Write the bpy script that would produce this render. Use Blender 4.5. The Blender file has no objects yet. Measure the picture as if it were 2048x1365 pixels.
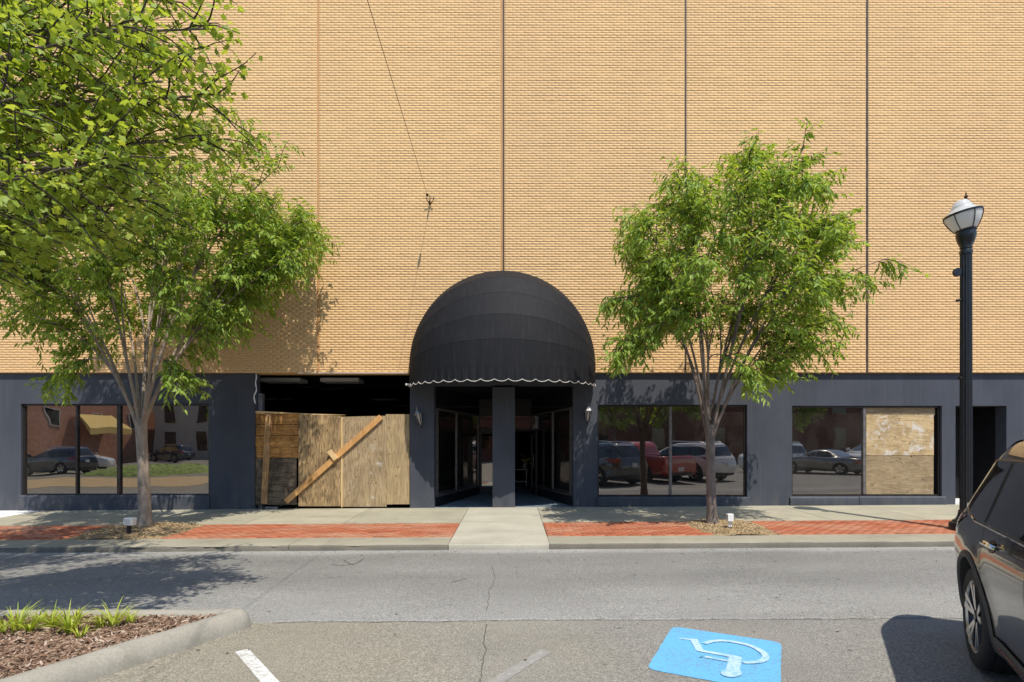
import bpy, bmesh, math, random
import numpy as np
from mathutils import Vector, Matrix, Quaternion, noise as mnoise

random.seed(7)
rng = np.random.default_rng(7)
R = math.radians
S = bpy.context.scene
COL = S.collection

# ------------------------------------------------------------------ camera, light, exposure
CX, CY, F, EYE = 1024.0, 890.0, 1100.0, 1.69      # photo pixels: eye-level line, focal length; eye height in metres
cam_d = bpy.data.cameras.new("camera")
cam = bpy.data.objects.new("camera", cam_d)
COL.objects.link(cam)
cam.location = (0, 0, EYE)
cam.rotation_euler = (R(90), 0, 0)
cam_d.sensor_width = 36.0
cam_d.lens = 36.0 * F / 2048.0
cam_d.shift_y = (CY - 682.5) / 2048.0
cam_d.clip_start = 0.05
cam_d.clip_end = 1000.0
S.camera = cam

SUN = Vector((1.36, -3.03, 5.95)).normalized()
world = bpy.data.worlds.new("World")
S.world = world
world.use_nodes = True
wn = world.node_tree.nodes
wl = world.node_tree.links
bg = wn["Background"]
sky = wn.new("ShaderNodeTexSky")
sky.sky_type = 'NISHITA'
sky.sun_disc = False
sky.sun_elevation = math.asin(SUN.z)
sky.sun_rotation = math.atan2(SUN.x, SUN.y)
sky.air_density = 1.0
sky.dust_density = 0.4
sky.ozone_density = 3.0
wl.new(sky.outputs[0], bg.inputs[0])
bg.inputs[1].default_value = 0.15

sun_d = bpy.data.lights.new("sun", 'SUN')
sun_d.energy = 4.2
sun_d.angle = R(0.5)
sun_d.color = (1.0, 0.93, 0.82)
sun = bpy.data.objects.new("sun", sun_d)
COL.objects.link(sun)
sun.rotation_euler = SUN.to_track_quat('Z', 'Y').to_euler()
sun.location = SUN * 60

S.view_settings.view_transform = 'Standard'
S.view_settings.look = 'None'
S.view_settings.exposure = 0.33
S.view_settings.gamma = 1.0
S.view_settings.use_curve_mapping = False
S.cycles.max_bounces = 8
S.cycles.transparent_max_bounces = 12

# ------------------------------------------------------------------ layout helpers
YW = 12.94          # face of the brick wall
YB = 13.02          # face of the dark storefront, set back under the brick


def at(px, py, Y):
    return Vector(((px - CX) / F * Y, Y, EYE + (CY - py) / F * Y))


def wx(px, Y=YB):
    return (px - CX) / F * Y


def wz(py, Y=YB):
    return EYE + (CY - py) / F * Y


def gz(x):          # the street falls gently to the left
    return 0.0065 * x


KY = 8.86           # kerb line


def side_z(x, y):
    return gz(x) + 0.10 + 0.0265 * (y - KY)


def ground(px, py, h=0.0):
    Y = F * (EYE - h) / (py - CY)
    for _ in range(4):
        X = (px - CX) / F * Y
        Y = F * (EYE - h - gz(X)) / (py - CY)
    X = (px - CX) / F * Y
    return Vector((X, Y, gz(X) + h))


def walk(px, py):
    Y = 10.0
    for _ in range(12):
        X = (px - CX) / F * Y
        Y = F * (EYE - side_z(X, Y)) / (py - CY)
    X = (px - CX) / F * Y
    return Vector((X, Y, side_z(X, Y)))


def nz(x, y, z=0.0, s=1.0):
    return mnoise.noise(Vector((x * s, y * s, z * s)))


# ------------------------------------------------------------------ mesh helpers
class MB:
    def __init__(self):
        self.v = []
        self.f = []
        self.m = []
        self.flat = set()

    def add(self, vs, fs, mi=0):
        o = len(self.v)
        self.v.extend([tuple(p) for p in vs])
        for f in fs:
            self.f.append(tuple(i + o for i in f))
            self.m.append(mi)
        return self

    def quad(self, a, b, c, d, mi=0):
        return self.add([a, b, c, d], [(0, 1, 2, 3)], mi)

    def box(self, x0, x1, y0, y1, z0, z1, mi=0):
        vs = [(x0, y0, z0), (x1, y0, z0), (x1, y1, z0), (x0, y1, z0), (x0, y0, z1), (x1, y0, z1), (x1, y1, z1), (x0, y1, z1)]
        return self.add(vs, [(0, 3, 2, 1), (4, 5, 6, 7), (0, 1, 5, 4), (1, 2, 6, 5), (2, 3, 7, 6), (3, 0, 4, 7)], mi)

    def bbox(self, x0, x1, y0, y1, z0, z1, b=0.01, mi=0):
        """box with chamfered edges"""
        bm = bmesh.new()
        bmesh.ops.create_cube(bm, size=1.0)
        for v in bm.verts:
            v.co = Vector(((x0 + x1) / 2 + v.co.x * (x1 - x0), (y0 + y1) / 2 + v.co.y * (y1 - y0), (z0 + z1) / 2 + v.co.z * (z1 - z0)))
        bmesh.ops.bevel(bm, geom=bm.edges[:], offset=b, segments=2, profile=0.6, affect='EDGES')
        bm.verts.index_update()
        self.add([v.co for v in bm.verts], [[v.index for v in f.verts] for f in bm.faces], mi)
        bm.free()
        return self

    def bar(self, a, b, w, h, up=(0, 0, 1), mi=0, w2=None, h2=None):
        """rectangular bar from a to b, w across, h along up"""
        a, b = Vector(a), Vector(b)
        d = (b - a).normalized()
        s = d.cross(Vector(up)).normalized()
        u = s.cross(d).normalized()
        w2 = w if w2 is None else w2
        h2 = h if h2 is None else h2
        vs = []
        for p, ww, hh in ((a, w, h), (b, w2, h2)):
            for i, j in ((-1, -1), (1, -1), (1, 1), (-1, 1)):
                vs.append(p + s * (i * ww / 2) + u * (j * hh / 2))
        return self.add(vs, [(3, 2, 1, 0), (4, 5, 6, 7), (0, 1, 5, 4), (1, 2, 6, 5), (2, 3, 7, 6), (3, 0, 4, 7)], mi)

    def tube(self, pts, rad, n=8, cap=True, mi=0):
        pts = [Vector(p) for p in pts]
        if not hasattr(rad, '__len__'):
            rad = [rad] * len(pts)
        d0 = (pts[1] - pts[0]).normalized()
        ref = Vector((0, 0, 1)) if abs(d0.z) < 0.9 else Vector((1, 0, 0))
        s = d0.cross(ref).normalized()
        vs, fs = [], []
        k = len(pts)
        for i, p in enumerate(pts):
            d = (pts[min(i + 1, k - 1)] - pts[max(i - 1, 0)])
            if d.length < 1e-9:
                d = d0
            d = d.normalized()
            s = (s - d * s.dot(d))
            s = s.normalized() if s.length > 1e-6 else d.orthogonal().normalized()
            u = d.cross(s)
            for j in range(n):
                a = 2 * math.pi * j / n
                vs.append(p + (s * math.cos(a) + u * math.sin(a)) * rad[i])
        for i in range(k - 1):
            for j in range(n):
                q = (j + 1) % n
                fs.append((i * n + j, i * n + q, (i + 1) * n + q, (i + 1) * n + j))
        if cap:
            fs.append(tuple(range(n - 1, -1, -1)))
            fs.append(tuple(range((k - 1) * n, k * n)))
        return self.add(vs, fs, mi)

    def lathe(self, prof, c=(0, 0, 0), n=24, axis='Z', mi=0, flute=None, cap=True):
        """prof: list of (radius, height)"""
        vs, fs = [], []
        c = Vector(c)
        for r, h in prof:
            for j in range(n):
                a = 2 * math.pi * j / n
                rr = r
                if flute:
                    rr = r * (1 - flute * (j % 2))
                x, y = rr * math.cos(a), rr * math.sin(a)
                if axis == 'Z':
                    vs.append(c + Vector((x, y, h)))
                elif axis == 'Y':
                    vs.append(c + Vector((x, h, -y)))
                else:
                    vs.append(c + Vector((h, x, y)))
        k = len(prof)
        for i in range(k - 1):
            for j in range(n):
                q = (j + 1) % n
                fs.append((i * n + j, i * n + q, (i + 1) * n + q, (i + 1) * n + j))
        if cap:
            if prof[0][0] > 1e-4:
                fs.append(tuple(range(n - 1, -1, -1)))
            if prof[-1][0] > 1e-4:
                fs.append(tuple(range((k - 1) * n, k * n)))
        return self.add(vs, fs, mi)

    def grid(self, fn, us, vs_, mi=0, flip=False):
        o = []
        for u in us:
            for v in vs_:
                o.append(fn(u, v))
        nv = len(vs_)
        fs = []
        for i in range(len(us) - 1):
            for j in range(nv - 1):
                q = (i * nv + j, (i + 1) * nv + j, (i + 1) * nv + j + 1, i * nv + j + 1)
                fs.append(q[::-1] if flip else q)
        return self.add(o, fs, mi)

    def prism(self, poly, z0, z1, mi=0):
        """poly: (x,y) counter-clockwise, extruded from z0 to z1 (numbers or functions of x,y)"""
        n = len(poly)
        f0 = z0 if callable(z0) else (lambda x, y: z0)
        f1 = z1 if callable(z1) else (lambda x, y: z1)
        vs = [(x, y, f0(x, y)) for x, y in poly] + [(x, y, f1(x, y)) for x, y in poly]
        fs = [tuple(range(n - 1, -1, -1)), tuple(range(n, 2 * n))]
        for i in range(n):
            q = (i + 1) % n
            fs.append((i, q, q + n, i + n))
        return self.add(vs, fs, mi)


def wloc(o):
    p = Vector((0, 0, 0))
    while o is not None:
        p = p + o.location
        o = o.parent
    return p


def obj(name, mb, mats, parent=None, smooth=False, local=False, kind=None, label=None):
    me = bpy.data.meshes.new(name)
    me.from_pydata(mb.v, [], mb.f)
    if not isinstance(mats, (list, tuple)):
        mats = [mats]
    for m in mats:
        me.materials.append(m)
    if len(mats) > 1:
        me.polygons.foreach_set('material_index', mb.m)
    if smooth:
        me.polygons.foreach_set('use_smooth', [True] * len(me.polygons))
        if smooth != 'all':
            me.set_sharp_from_angle(angle=R(smooth if not isinstance(smooth, bool) else 38))
    me.update()
    o = bpy.data.objects.new(name, me)
    COL.objects.link(o)
    if parent is not None:
        o.parent = parent
        if not local:
            o.location = -wloc(parent)
    if kind:
        o['kind'] = kind
    if label:
        o['label'] = label
    return o


def np_obj(name, verts, loops, starts, totals, mats, parent=None, tint=None, smooth=False, kind=None, midx=None):
    me = bpy.data.meshes.new(name)
    me.vertices.add(len(verts))
    me.vertices.foreach_set('co', np.asarray(verts, np.float32).ravel())
    me.loops.add(len(loops))
    me.loops.foreach_set('vertex_index', np.asarray(loops, np.int32))
    me.polygons.add(len(starts))
    me.polygons.foreach_set('loop_start', np.asarray(starts, np.int32))
    me.polygons.foreach_set('loop_total', np.asarray(totals, np.int32))
    if not isinstance(mats, (list, tuple)):
        mats = [mats]
    for m in mats:
        me.materials.append(m)
    if midx is not None:
        me.polygons.foreach_set('material_index', np.asarray(midx, np.int32))
    if smooth:
        me.polygons.foreach_set('use_smooth', np.ones(len(starts), bool))
    if tint is not None:
        a = me.attributes.new('tint', 'FLOAT', 'FACE')
        a.data.foreach_set('value', np.asarray(tint, np.float32))
    me.update(calc_edges=True)
    me.validate()
    o = bpy.data.objects.new(name, me)
    COL.objects.link(o)
    if parent is not None:
        o.parent = parent
        o.location = -wloc(parent)
    if kind:
        o['kind'] = kind
    return o


def tag(o, label, cat, group=None):
    o['label'] = label
    o['category'] = cat
    if group:
        o['group'] = group
    return o


def thing(name, label, cat, loc=(0, 0, 0), rotz=0.0, group=None):
    o = bpy.data.objects.new(name, None)
    o.empty_display_size = 0.2
    COL.objects.link(o)
    o.location = loc
    o.rotation_euler = (0, 0, rotz)
    return tag(o, label, cat, group)


def dup(o, parent=None):
    c = o.copy()
    COL.objects.link(c)
    c.parent = parent
    for ch in list(o.children):
        dup(ch, c)
    return c


def structure(name, mb, m, smooth=False):
    return obj(name, mb, m, None, smooth, kind='structure')


# ------------------------------------------------------------------ materials
def srgb(r, g, b):
    f = lambda c: (c / 255 / 12.92) if c / 255 <= 0.04045 else ((c / 255 + 0.055) / 1.055) ** 2.4
    return (f(r), f(g), f(b), 1.0)


def c4(c):
    return tuple(c) + (1.0,) if len(c) == 3 else tuple(c)


class NT:
    """small node-graph builder"""

    def __init__(self, name):
        self.mat = bpy.data.materials.new(name)
        self.mat.use_nodes = True
        self.t = self.mat.node_tree
        self.n = self.t.nodes
        self.b = self.n['Principled BSDF']
        self.out = self.n['Material Output']

    def link(self, a, b):
        self.t.links.new(a, b)

    def node(self, kind, **kw):
        nd = self.n.new('ShaderNode' + kind)
        for k, v in kw.items():
            setattr(nd, k, v)
        return nd

    def pos(self, scale=(1, 1, 1), obj=False, rot=(0, 0, 0)):
        mp = self.node('Mapping')
        mp.inputs['Scale'].default_value = scale
        mp.inputs['Rotation'].default_value = rot
        if obj:
            self.link(self.node('TexCoord').outputs['Object'], mp.inputs[0])
        else:
            self.link(self.node('NewGeometry').outputs['Position'], mp.inputs[0])
        return mp.outputs[0]

    def noise(self, vec, scale, detail=4.0, rough=0.55, dist=0.0):
        nd = self.node('TexNoise')
        nd.inputs['Scale'].default_value = scale
        nd.inputs['Detail'].default_value = detail
        nd.inputs['Roughness'].default_value = rough
        nd.inputs['Distortion'].default_value = dist
        self.link(vec, nd.inputs['Vector'])
        return nd.outputs[0]

    def ramp(self, fac, stops):
        nd = self.node('ValToRGB')
        el = nd.color_ramp.elements
        while len(el) < len(stops):
            el.new(0.5)
        for e, (p, c) in zip(el, stops):
            e.position = p
            e.color = c4(c) if hasattr(c, '__len__') else (c, c, c, 1)
        self.link(fac, nd.inputs[0])
        return nd.outputs[0]

    def mix(self, fac, a, b, mode='MIX'):
        nd = self.node('MixRGB', blend_type=mode)
        for i, s in ((0, fac), (1, a), (2, b)):
            if hasattr(s, 'is_linked') or isinstance(s, bpy.types.NodeSocket):
                self.link(s, nd.inputs[i])
            elif i == 0:
                nd.inputs[0].default_value = s
            else:
                nd.inputs[i].default_value = c4(s)
        return nd.outputs[0]

    def math(self, op, a, b=None, c=None):
        nd = self.node('Math', operation=op)
        for i, s in enumerate((a, b, c)):
            if s is None:
                continue
            if isinstance(s, bpy.types.NodeSocket):
                self.link(s, nd.inputs[i])
            else:
                nd.inputs[i].default_value = s
        return nd.outputs[0]

    def xyz(self, vec):
        nd = self.node('SeparateXYZ')
        self.link(vec, nd.inputs[0])
        return nd.outputs

    def bump(self, h, strength=0.3, dist=0.01, normal=None):
        nd = self.node('Bump')
        nd.inputs['Strength'].default_value = strength
        nd.inputs['Distance'].default_value = dist
        self.link(h, nd.inputs['Height'])
        if normal is not None:
            self.link(normal, nd.inputs['Normal'])
        return nd.outputs[0]

    def set(self, **kw):
        for k, v in kw.items():
            s = self.b.inputs[k.replace('_', ' ')]
            if isinstance(v, bpy.types.NodeSocket):
                self.link(v, s)
            elif hasattr(v, '__len__') and s.type == 'RGBA':
                s.default_value = c4(v)
            else:
                s.default_value = v
        return self


def simple(name, col, rough=0.6, metal=0.0, var=0.12, scale=6.0, bump=0.0, bscale=60.0, coat=0.0, spec=0.5):
    t = NT(name)
    p = t.pos()
    n = t.noise(p, scale, 5)
    lo = [c * (1 - var) for c in col[:3]]
    hi = [min(1, c * (1 + var)) for c in col[:3]]
    t.set(Base_Color=t.ramp(n, [(0.3, lo), (0.7, hi)]), Roughness=rough, Metallic=metal, Coat_Weight=coat)
    t.b.inputs['Specular IOR Level'].default_value = spec
    if bump:
        t.set(Normal=t.bump(t.noise(p, bscale, 4), bump, 0.01))
    return t.mat


def mat_brick(name, base):
    t = NT(name)
    at_ = t.node('Attribute', attribute_name='tint')
    f = at_.outputs['Fac']
    p = t.pos()
    c = t.ramp(f, [(0.0, [base[0] * .95, base[1] * .92, base[2] * .87]), (0.5, base), (0.85, [base[0] * 1.03, base[1] * 1.0, base[2] * .96]), (1.0, [base[0] * 1.05, base[1] * 1.06, base[2] * 1.07])])
    big = t.noise(t.pos((0.6, 0.5, 0.35)), 0.7, 6, 0.7)
    c = t.mix(t.math('MULTIPLY', t.ramp(big, [(0.40, 0.0), (0.68, 1.0)]), 0.42), c, (0.62, 0.40, 0.22), 'MIX')
    fine = t.noise(p, 90, 4, 0.7)
    c = t.mix(0.18, c, t.ramp(fine, [(0.2, 0.6), (0.8, 1.0)]), 'MULTIPLY')
    t.set(Base_Color=c, Roughness=0.85, Normal=t.bump(fine, 0.12, 0.003))
    t.b.inputs['Specular IOR Level'].default_value = 0.25
    return t.mat


BRICK_C = (0.745, 0.488, 0.240)
M = {}
M['brick'] = mat_brick('brick_tan', BRICK_C)
M['mortar'] = simple('mortar_tan', (0.64, 0.415, 0.20), 0.95, var=0.06, scale=20)
M['sealant'] = simple('sealant_dark_brown', (0.045, 0.028, 0.018), 0.7, var=0.2)
M['sealant_tan'] = simple('sealant_tan', (0.52, 0.26, 0.095), 0.8, var=0.1)


def mat_stucco():
    t = NT('stucco_dark_navy')
    p = t.pos()
    n = t.noise(t.pos((1, 1, 0.6)), 1.3, 6, 0.6)
    c = t.ramp(n, [(0.3, (0.045, 0.052, 0.068)), (0.7, (0.066, 0.074, 0.092))])
    z = t.xyz(p)[2]
    # pale scuffs and chipped paint
    sc = t.noise(t.pos((3, 1, 3)), 5.5, 8, 0.75)
    c = t.mix(t.ramp(sc, [(0.655, 0.0), (0.69, 0.55)]), c, (0.17, 0.17, 0.18))
    # splash dirt near the pavement
    low = t.math('SUBTRACT', 0.75, z)
    d = t.math('MULTIPLY', t.ramp(low, [(0.1, 0.0), (0.65, 1.0)]), t.ramp(t.noise(t.pos((2, 1, .7)), 3, 5), [(0.4, 0), (0.75, 0.55)]))
    c = t.mix(d, c, (0.16, 0.15, 0.135))
    dr = t.noise(t.pos((7, 1, 0.22)), 2.0, 6, 0.7)
    c = t.mix(t.ramp(dr, [(0.52, 0.0), (0.72, 0.30)]), c, (0.115, 0.118, 0.13))
    f = t.noise(p, 55, 5, 0.7)
    t.set(Base_Color=c, Roughness=0.72, Normal=t.bump(f, 0.35, 0.008))
    t.b.inputs['Specular IOR Level'].default_value = 0.35
    return t.mat


M['stucco'] = mat_stucco()
M['bronze'] = simple('window_bronze', (0.035, 0.03, 0.027), 0.4, 0.4, 0.25, 9)
M['alum'] = simple('worn_aluminium', (0.22, 0.20, 0.19), 0.45, 0.6, 0.25, 9)
M['black'] = simple('black_paint', (0.012, 0.012, 0.014), 0.45, var=0.2)
M['black_metal'] = simple('black_lamp_metal', (0.018, 0.019, 0.022), 0.35, 0.2, 0.3, 12, 0.1, 40)
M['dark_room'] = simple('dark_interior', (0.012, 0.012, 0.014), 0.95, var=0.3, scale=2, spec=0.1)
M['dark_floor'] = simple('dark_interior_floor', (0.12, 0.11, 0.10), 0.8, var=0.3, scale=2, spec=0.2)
M['white'] = simple('white_enamel', (0.75, 0.75, 0.73), 0.5, var=0.06)
M['offwhite'] = simple('fixture_white', (0.78, 0.74, 0.70), 0.6, var=0.12)
M['fixture'] = simple('fixture_enamel', (0.88, 0.85, 0.81), 0.5, var=0.05)
M['grey_metal'] = simple('galvanised', (0.30, 0.30, 0.32), 0.5, 0.7, 0.2, 10)
M['steel'] = simple('bright_steel', (0.6, 0.6, 0.62), 0.25, 1.0, 0.1, 10)
M['wire'] = simple('rusty_wire', (0.035, 0.024, 0.018), 0.7, 0.2, 0.3)
M['rust'] = simple('rusty_iron', (0.06, 0.028, 0.016), 0.8, 0.3, 0.4)


def mat_window():
    t = NT('tinted_window_glass')
    tr = t.node('BsdfTransparent')
    tr.inputs[0].default_value = (0.30, 0.29, 0.28, 1)
    gl = t.node('BsdfGlossy')
    gl.inputs['Roughness'].default_value = 0.0
    gl.inputs['Color'].default_value = (0.95, 0.9, 0.86, 1)
    n = t.noise(t.pos((0.7, 0.7, 0.7)), 0.8, 2, 0.4)
    bp = t.bump(n, 0.07, 0.10)
    t.link(bp, gl.inputs['Normal'])
    fr = t.node('Fresnel')
    fr.inputs[0].default_value = 1.5
    fac = t.math('MULTIPLY_ADD', fr.outputs[0], 1.5, 0.23)
    mx = t.node('MixShader')
    t.link(fac, mx.inputs[0])
    t.link(tr.outputs[0], mx.inputs[1])
    t.link(gl.outputs[0], mx.inputs[2])
    df = t.node('BsdfDiffuse')
    df.inputs[0].default_value = (0.32, 0.30, 0.27, 1)
    du = t.ramp(t.noise(t.pos((1, 1, 0.6)), 2.2, 7, 0.7), [(0.35, 0.015), (0.75, 0.085)])
    m2 = t.node('MixShader')
    t.link(du, m2.inputs[0])
    t.link(mx.outputs[0], m2.inputs[1])
    t.link(df.outputs[0], m2.inputs[2])
    t.link(m2.outputs[0], t.out.inputs[0])
    return t.mat


M['glass'] = mat_window()


def mat_globe():
    t = NT('frosted_globe')
    t.set(Base_Color=(0.80, 0.81, 0.80), Roughness=0.3, Coat_Weight=0.5)
    tl = t.node('BsdfTranslucent')
    tl.inputs[0].default_value = (0.85, 0.85, 0.83, 1)
    mx = t.node('MixShader')
    mx.inputs[0].default_value = 0.45
    t.link(t.b.outputs[0], mx.inputs[1])
    t.link(tl.outputs[0], mx.inputs[2])
    t.link(mx.outputs[0], t.out.inputs[0])
    return t.mat


M['globe'] = mat_globe()
M['lantern_glass'] = simple('lantern_glass', (0.42, 0.38, 0.32), 0.25, var=0.15, coat=0.5)


def mat_asphalt(name, base, tan=0.0, road=False):
    t = NT(name)
    p = t.pos()
    sp = t.noise(p, 75, 3, 0.8)
    sp2 = t.noise(p, 24, 4, 0.7)
    big = t.noise(t.pos((0.5, 1.0, 1)), 0.9, 6, 0.62)
    c = t.ramp(big, [(0.25, [b * 0.84 for b in base]), (0.75, [b * 1.14 for b in base])])
    if road:
        # polished wheel tracks and a pale dusty gutter, along the street
        y = t.xyz(p)[1]
        wob = t.math('ADD', y, t.math('MULTIPLY', t.math('SUBTRACT', t.noise(t.pos((0.4, 1, 1)), 1.2, 4), 0.5), 0.5))
        tr = t.ramp(t.math('MULTIPLY', t.math('SUBTRACT', wob, 5.0), 0.25), [(0.0, 0.62), (0.12, 0.9), (0.35, 0.72), (0.50, 0.40), (0.62, 0.62), (0.78, 0.44), (0.87, 0.52), (0.92, 1.0)])
        c = t.mix(0.85, c, t.mix(1.0, c, t.ramp(tr, [(0.3, (0.86, 0.86, 0.87)), (0.6, (1.0, 1.0, 1.0)), (1.0, (1.42, 1.43, 1.45))]), 'MULTIPLY'))
        # oil drips, tar spots
        dk = t.noise(t.pos((1.0, 4.0, 1)), 3.4, 6, 0.7)
        c = t.mix(t.ramp(dk, [(0.635, 0.0), (0.70, 0.7)]), c, (0.06, 0.057, 0.052))
    if tan:
        x, y, z = t.xyz(p)
        tn = t.noise(t.pos((0.7, 0.7, 1)), 0.9, 5, 0.6)
        left = t.math('MULTIPLY_ADD', x, -0.22, 0.52)
        m = t.math('MULTIPLY', t.ramp(t.math('ADD', left, t.math('MULTIPLY', t.math('SUBTRACT', tn, 0.5), 1.3)), [(0.1, 0.0), (0.85, 1.0)]), tan)
        c = t.mix(m, c, (0.262, 0.236, 0.172))
        mot = t.noise(t.pos((1, 1.6, 1)), 2.2, 6, 0.7)
        c = t.mix(t.ramp(mot, [(0.58, 0.0), (0.8, 0.45)]), c, (0.105, 0.098, 0.088))
    # stone chips
    c = t.mix(0.85, c, t.ramp(sp, [(0.30, 0.30), (0.5, 0.95), (0.70, 1.9)]), 'MULTIPLY')
    c = t.mix(0.5, c, t.ramp(sp2, [(0.3, 0.72), (0.7, 1.28)]), 'MULTIPLY')
    t.set(Base_Color=c, Roughness=0.9, Normal=t.bump(t.math('ADD', sp, sp2), 0.55, 0.006))
    t.b.inputs['Specular IOR Level'].default_value = 0.25
    return t.mat


M['road'] = mat_asphalt('weathered_asphalt', (0.208, 0.204, 0.190), road=True)
M['lot'] = mat_asphalt('parking_asphalt', (0.226, 0.219, 0.200), tan=0.65)
M['far'] = mat_asphalt('far_asphalt', (0.20, 0.195, 0.19))


def mat_concrete(name, base, stain=0.5):
    t = NT(name)
    p = t.pos()
    big = t.noise(t.pos((0.8, 1.4, 1)), 1.4, 6, 0.65)
    c = t.ramp(big, [(0.25, [b * 0.80 for b in base]), (0.75, [b * 1.12 for b in base])])
    st = t.noise(t.pos((0.6, 1.2, 1)), 2.4, 7, 0.7)
    c = t.mix(t.ramp(st, [(0.52, 0.0), (0.78, stain)]), c, [base[0] * 0.50, base[1] * 0.49, base[2] * 0.44])
    f = t.noise(p, 55, 5, 0.8)
    c = t.mix(0.75, c, t.ramp(f, [(0.25, 0.68), (0.75, 1.3)]), 'MULTIPLY')
    t.set(Base_Color=c, Roughness=0.88, Normal=t.bump(f, 0.35, 0.005))
    t.b.inputs['Specular IOR Level'].default_value = 0.3
    return t.mat


M['conc'] = mat_concrete('old_concrete', (0.345, 0.325, 0.245))
M['conc2'] = mat_concrete('old_concrete_warm', (0.37, 0.345, 0.262), 0.6)
M['conc_new'] = mat_concrete('new_concrete', (0.415, 0.395, 0.320), 0.3)
M['conc_white'] = mat_concrete('bleached_concrete', (0.78, 0.78, 0.76), 0.15)
M['kerb'] = mat_concrete('exposed_kerb_concrete', (0.30, 0.28, 0.215), 0.65)
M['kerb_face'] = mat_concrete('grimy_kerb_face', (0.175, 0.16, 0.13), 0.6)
M['kerb2'] = mat_concrete('island_kerb_concrete', (0.33, 0.31, 0.262), 0.75)
M['paver'] = None
t = NT('red_paver')
f = t.node('Attribute', attribute_name='tint').outputs['Fac']
c = t.ramp(f, [(0.0, (0.25, 0.072, 0.032)), (0.5, (0.37, 0.108, 0.046)), (1.0, (0.44, 0.165, 0.082))])
bl = t.noise(t.pos((0.5, 1.6, 1)), 1.6, 5, 0.65)
c = t.mix(t.ramp(bl, [(0.46, 0.0), (0.66, 0.7)]), c, (0.44, 0.26, 0.17))
g = t.noise(t.pos(), 60, 4, 0.7)
c = t.mix(0.4, c, t.ramp(g, [(0.3, 0.7), (0.7, 1.2)]), 'MULTIPLY')
t.set(Base_Color=c, Roughness=0.9, Normal=t.bump(g, 0.3, 0.004))
M['paver'] = t.mat


def mat_wood(name, c1, c2, scale=5.0, stain=0.0, stain_c=(0.03, 0.022, 0.016), horizontal=False, white=0.0, knots=True, ws=5.0):
    t = NT(name)
    sc = (0.5, 1, 6) if horizontal else (6, 1, 0.5)
    p = t.pos(sc)
    n = t.noise(p, scale * 0.35, 3, 0.5, 0.6)
    rings = t.math('FRACT', t.math('MULTIPLY', n, 9.0))
    tri = t.math('ABSOLUTE', t.math('SUBTRACT', rings, 0.5))
    fib = t.noise(t.pos((sc[0] * 8, 8, sc[2] * 2)), 5, 5, 0.7)
    g = t.math('MULTIPLY_ADD', tri, 1.3, t.math('MULTIPLY', fib, 0.35))
    c = t.ramp(g, [(0.12, c1), (0.75, c2)])
    bl = t.noise(t.pos(), 1.7, 5, 0.6)
    c = t.mix(0.5, c, t.ramp(bl, [(0.3, 0.68), (0.7, 1.2)]), 'MULTIPLY')
    if knots:
        v = t.node('TexVoronoi', feature='F1')
        v.inputs['Scale'].default_value = 7.0
        t.link(t.pos((1, 1, 0.7)), v.inputs['Vector'])
        c = t.mix(t.ramp(v.outputs['Distance'], [(0.06, 0.9), (0.15, 0.0)]), c, (0.07, 0.035, 0.015))
    if stain:
        s = t.noise(t.pos((1.2, 1, 0.8)), 2.6, 7, 0.7)
        c = t.mix(t.ramp(s, [(0.45, 0.0), (0.62, stain)]), c, stain_c)
    if white:
        s = t.noise(t.pos((1, 1, 1.2)), ws, 9, 0.8, 1.0)
        c = t.mix(t.ramp(s, [(0.66 - .14 * white, 0.0), (0.72 - .12 * white, white)]), c, (0.62, 0.60, 0.55))
    t.set(Base_Color=c, Roughness=0.75, Normal=t.bump(g, 0.25, 0.004))
    t.b.inputs['Specular IOR Level'].default_value = 0.3
    return t.mat


M['ply_a'] = mat_wood('plywood_pine', (0.17, 0.105, 0.050), (0.47, 0.33, 0.165), 5.5, stain=0.45)
M['ply_b'] = mat_wood('plywood_weathered', (0.25, 0.18, 0.10), (0.44, 0.33, 0.19), 4.2, stain=0.25, stain_c=(0.14, 0.10, 0.06), white=0.6)
M['ply_c'] = mat_wood('plywood_pale', (0.30, 0.22, 0.12), (0.46, 0.345, 0.19), 3.6, stain=0.2, stain_c=(0.16, 0.11, 0.06))
M['ply_old'] = mat_wood('plywood_dark_stained', (0.075, 0.058, 0.042), (0.22, 0.17, 0.115), 4.0, stain=0.85, horizontal=True, white=0.35)
M['plank_old'] = mat_wood('pine_boards_old', (0.34, 0.15, 0.04), (0.62, 0.33, 0.10), 4.0, stain=0.6, stain_c=(0.07, 0.03, 0.012), horizontal=True)
M['stud'] = mat_wood('stud_orange', (0.48, 0.25, 0.085), (0.62, 0.35, 0.135), 3.0, knots=False)
M['stud_old'] = mat_wood('stud_old', (0.27, 0.15, 0.06), (0.55, 0.33, 0.15), 3.0, stain=0.4)
M['stud_pale'] = mat_wood('stud_pale', (0.62, 0.43, 0.2), (0.72, 0.52, 0.27), 3.0, knots=False)
M['osb_top'] = mat_wood('plywood_smeared_white', (0.36, 0.25, 0.12), (0.62, 0.47, 0.26), 5.0, horizontal=True, white=0.95, stain=0.45, stain_c=(0.22, 0.15, 0.07), ws=2.8)
M['osb_low'] = mat_wood('plywood_brown', (0.24, 0.178, 0.10), (0.40, 0.30, 0.175), 4.5, horizontal=True, white=0.5, ws=3.5, stain=0.3, stain_c=(0.13, 0.09, 0.05))


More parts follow.
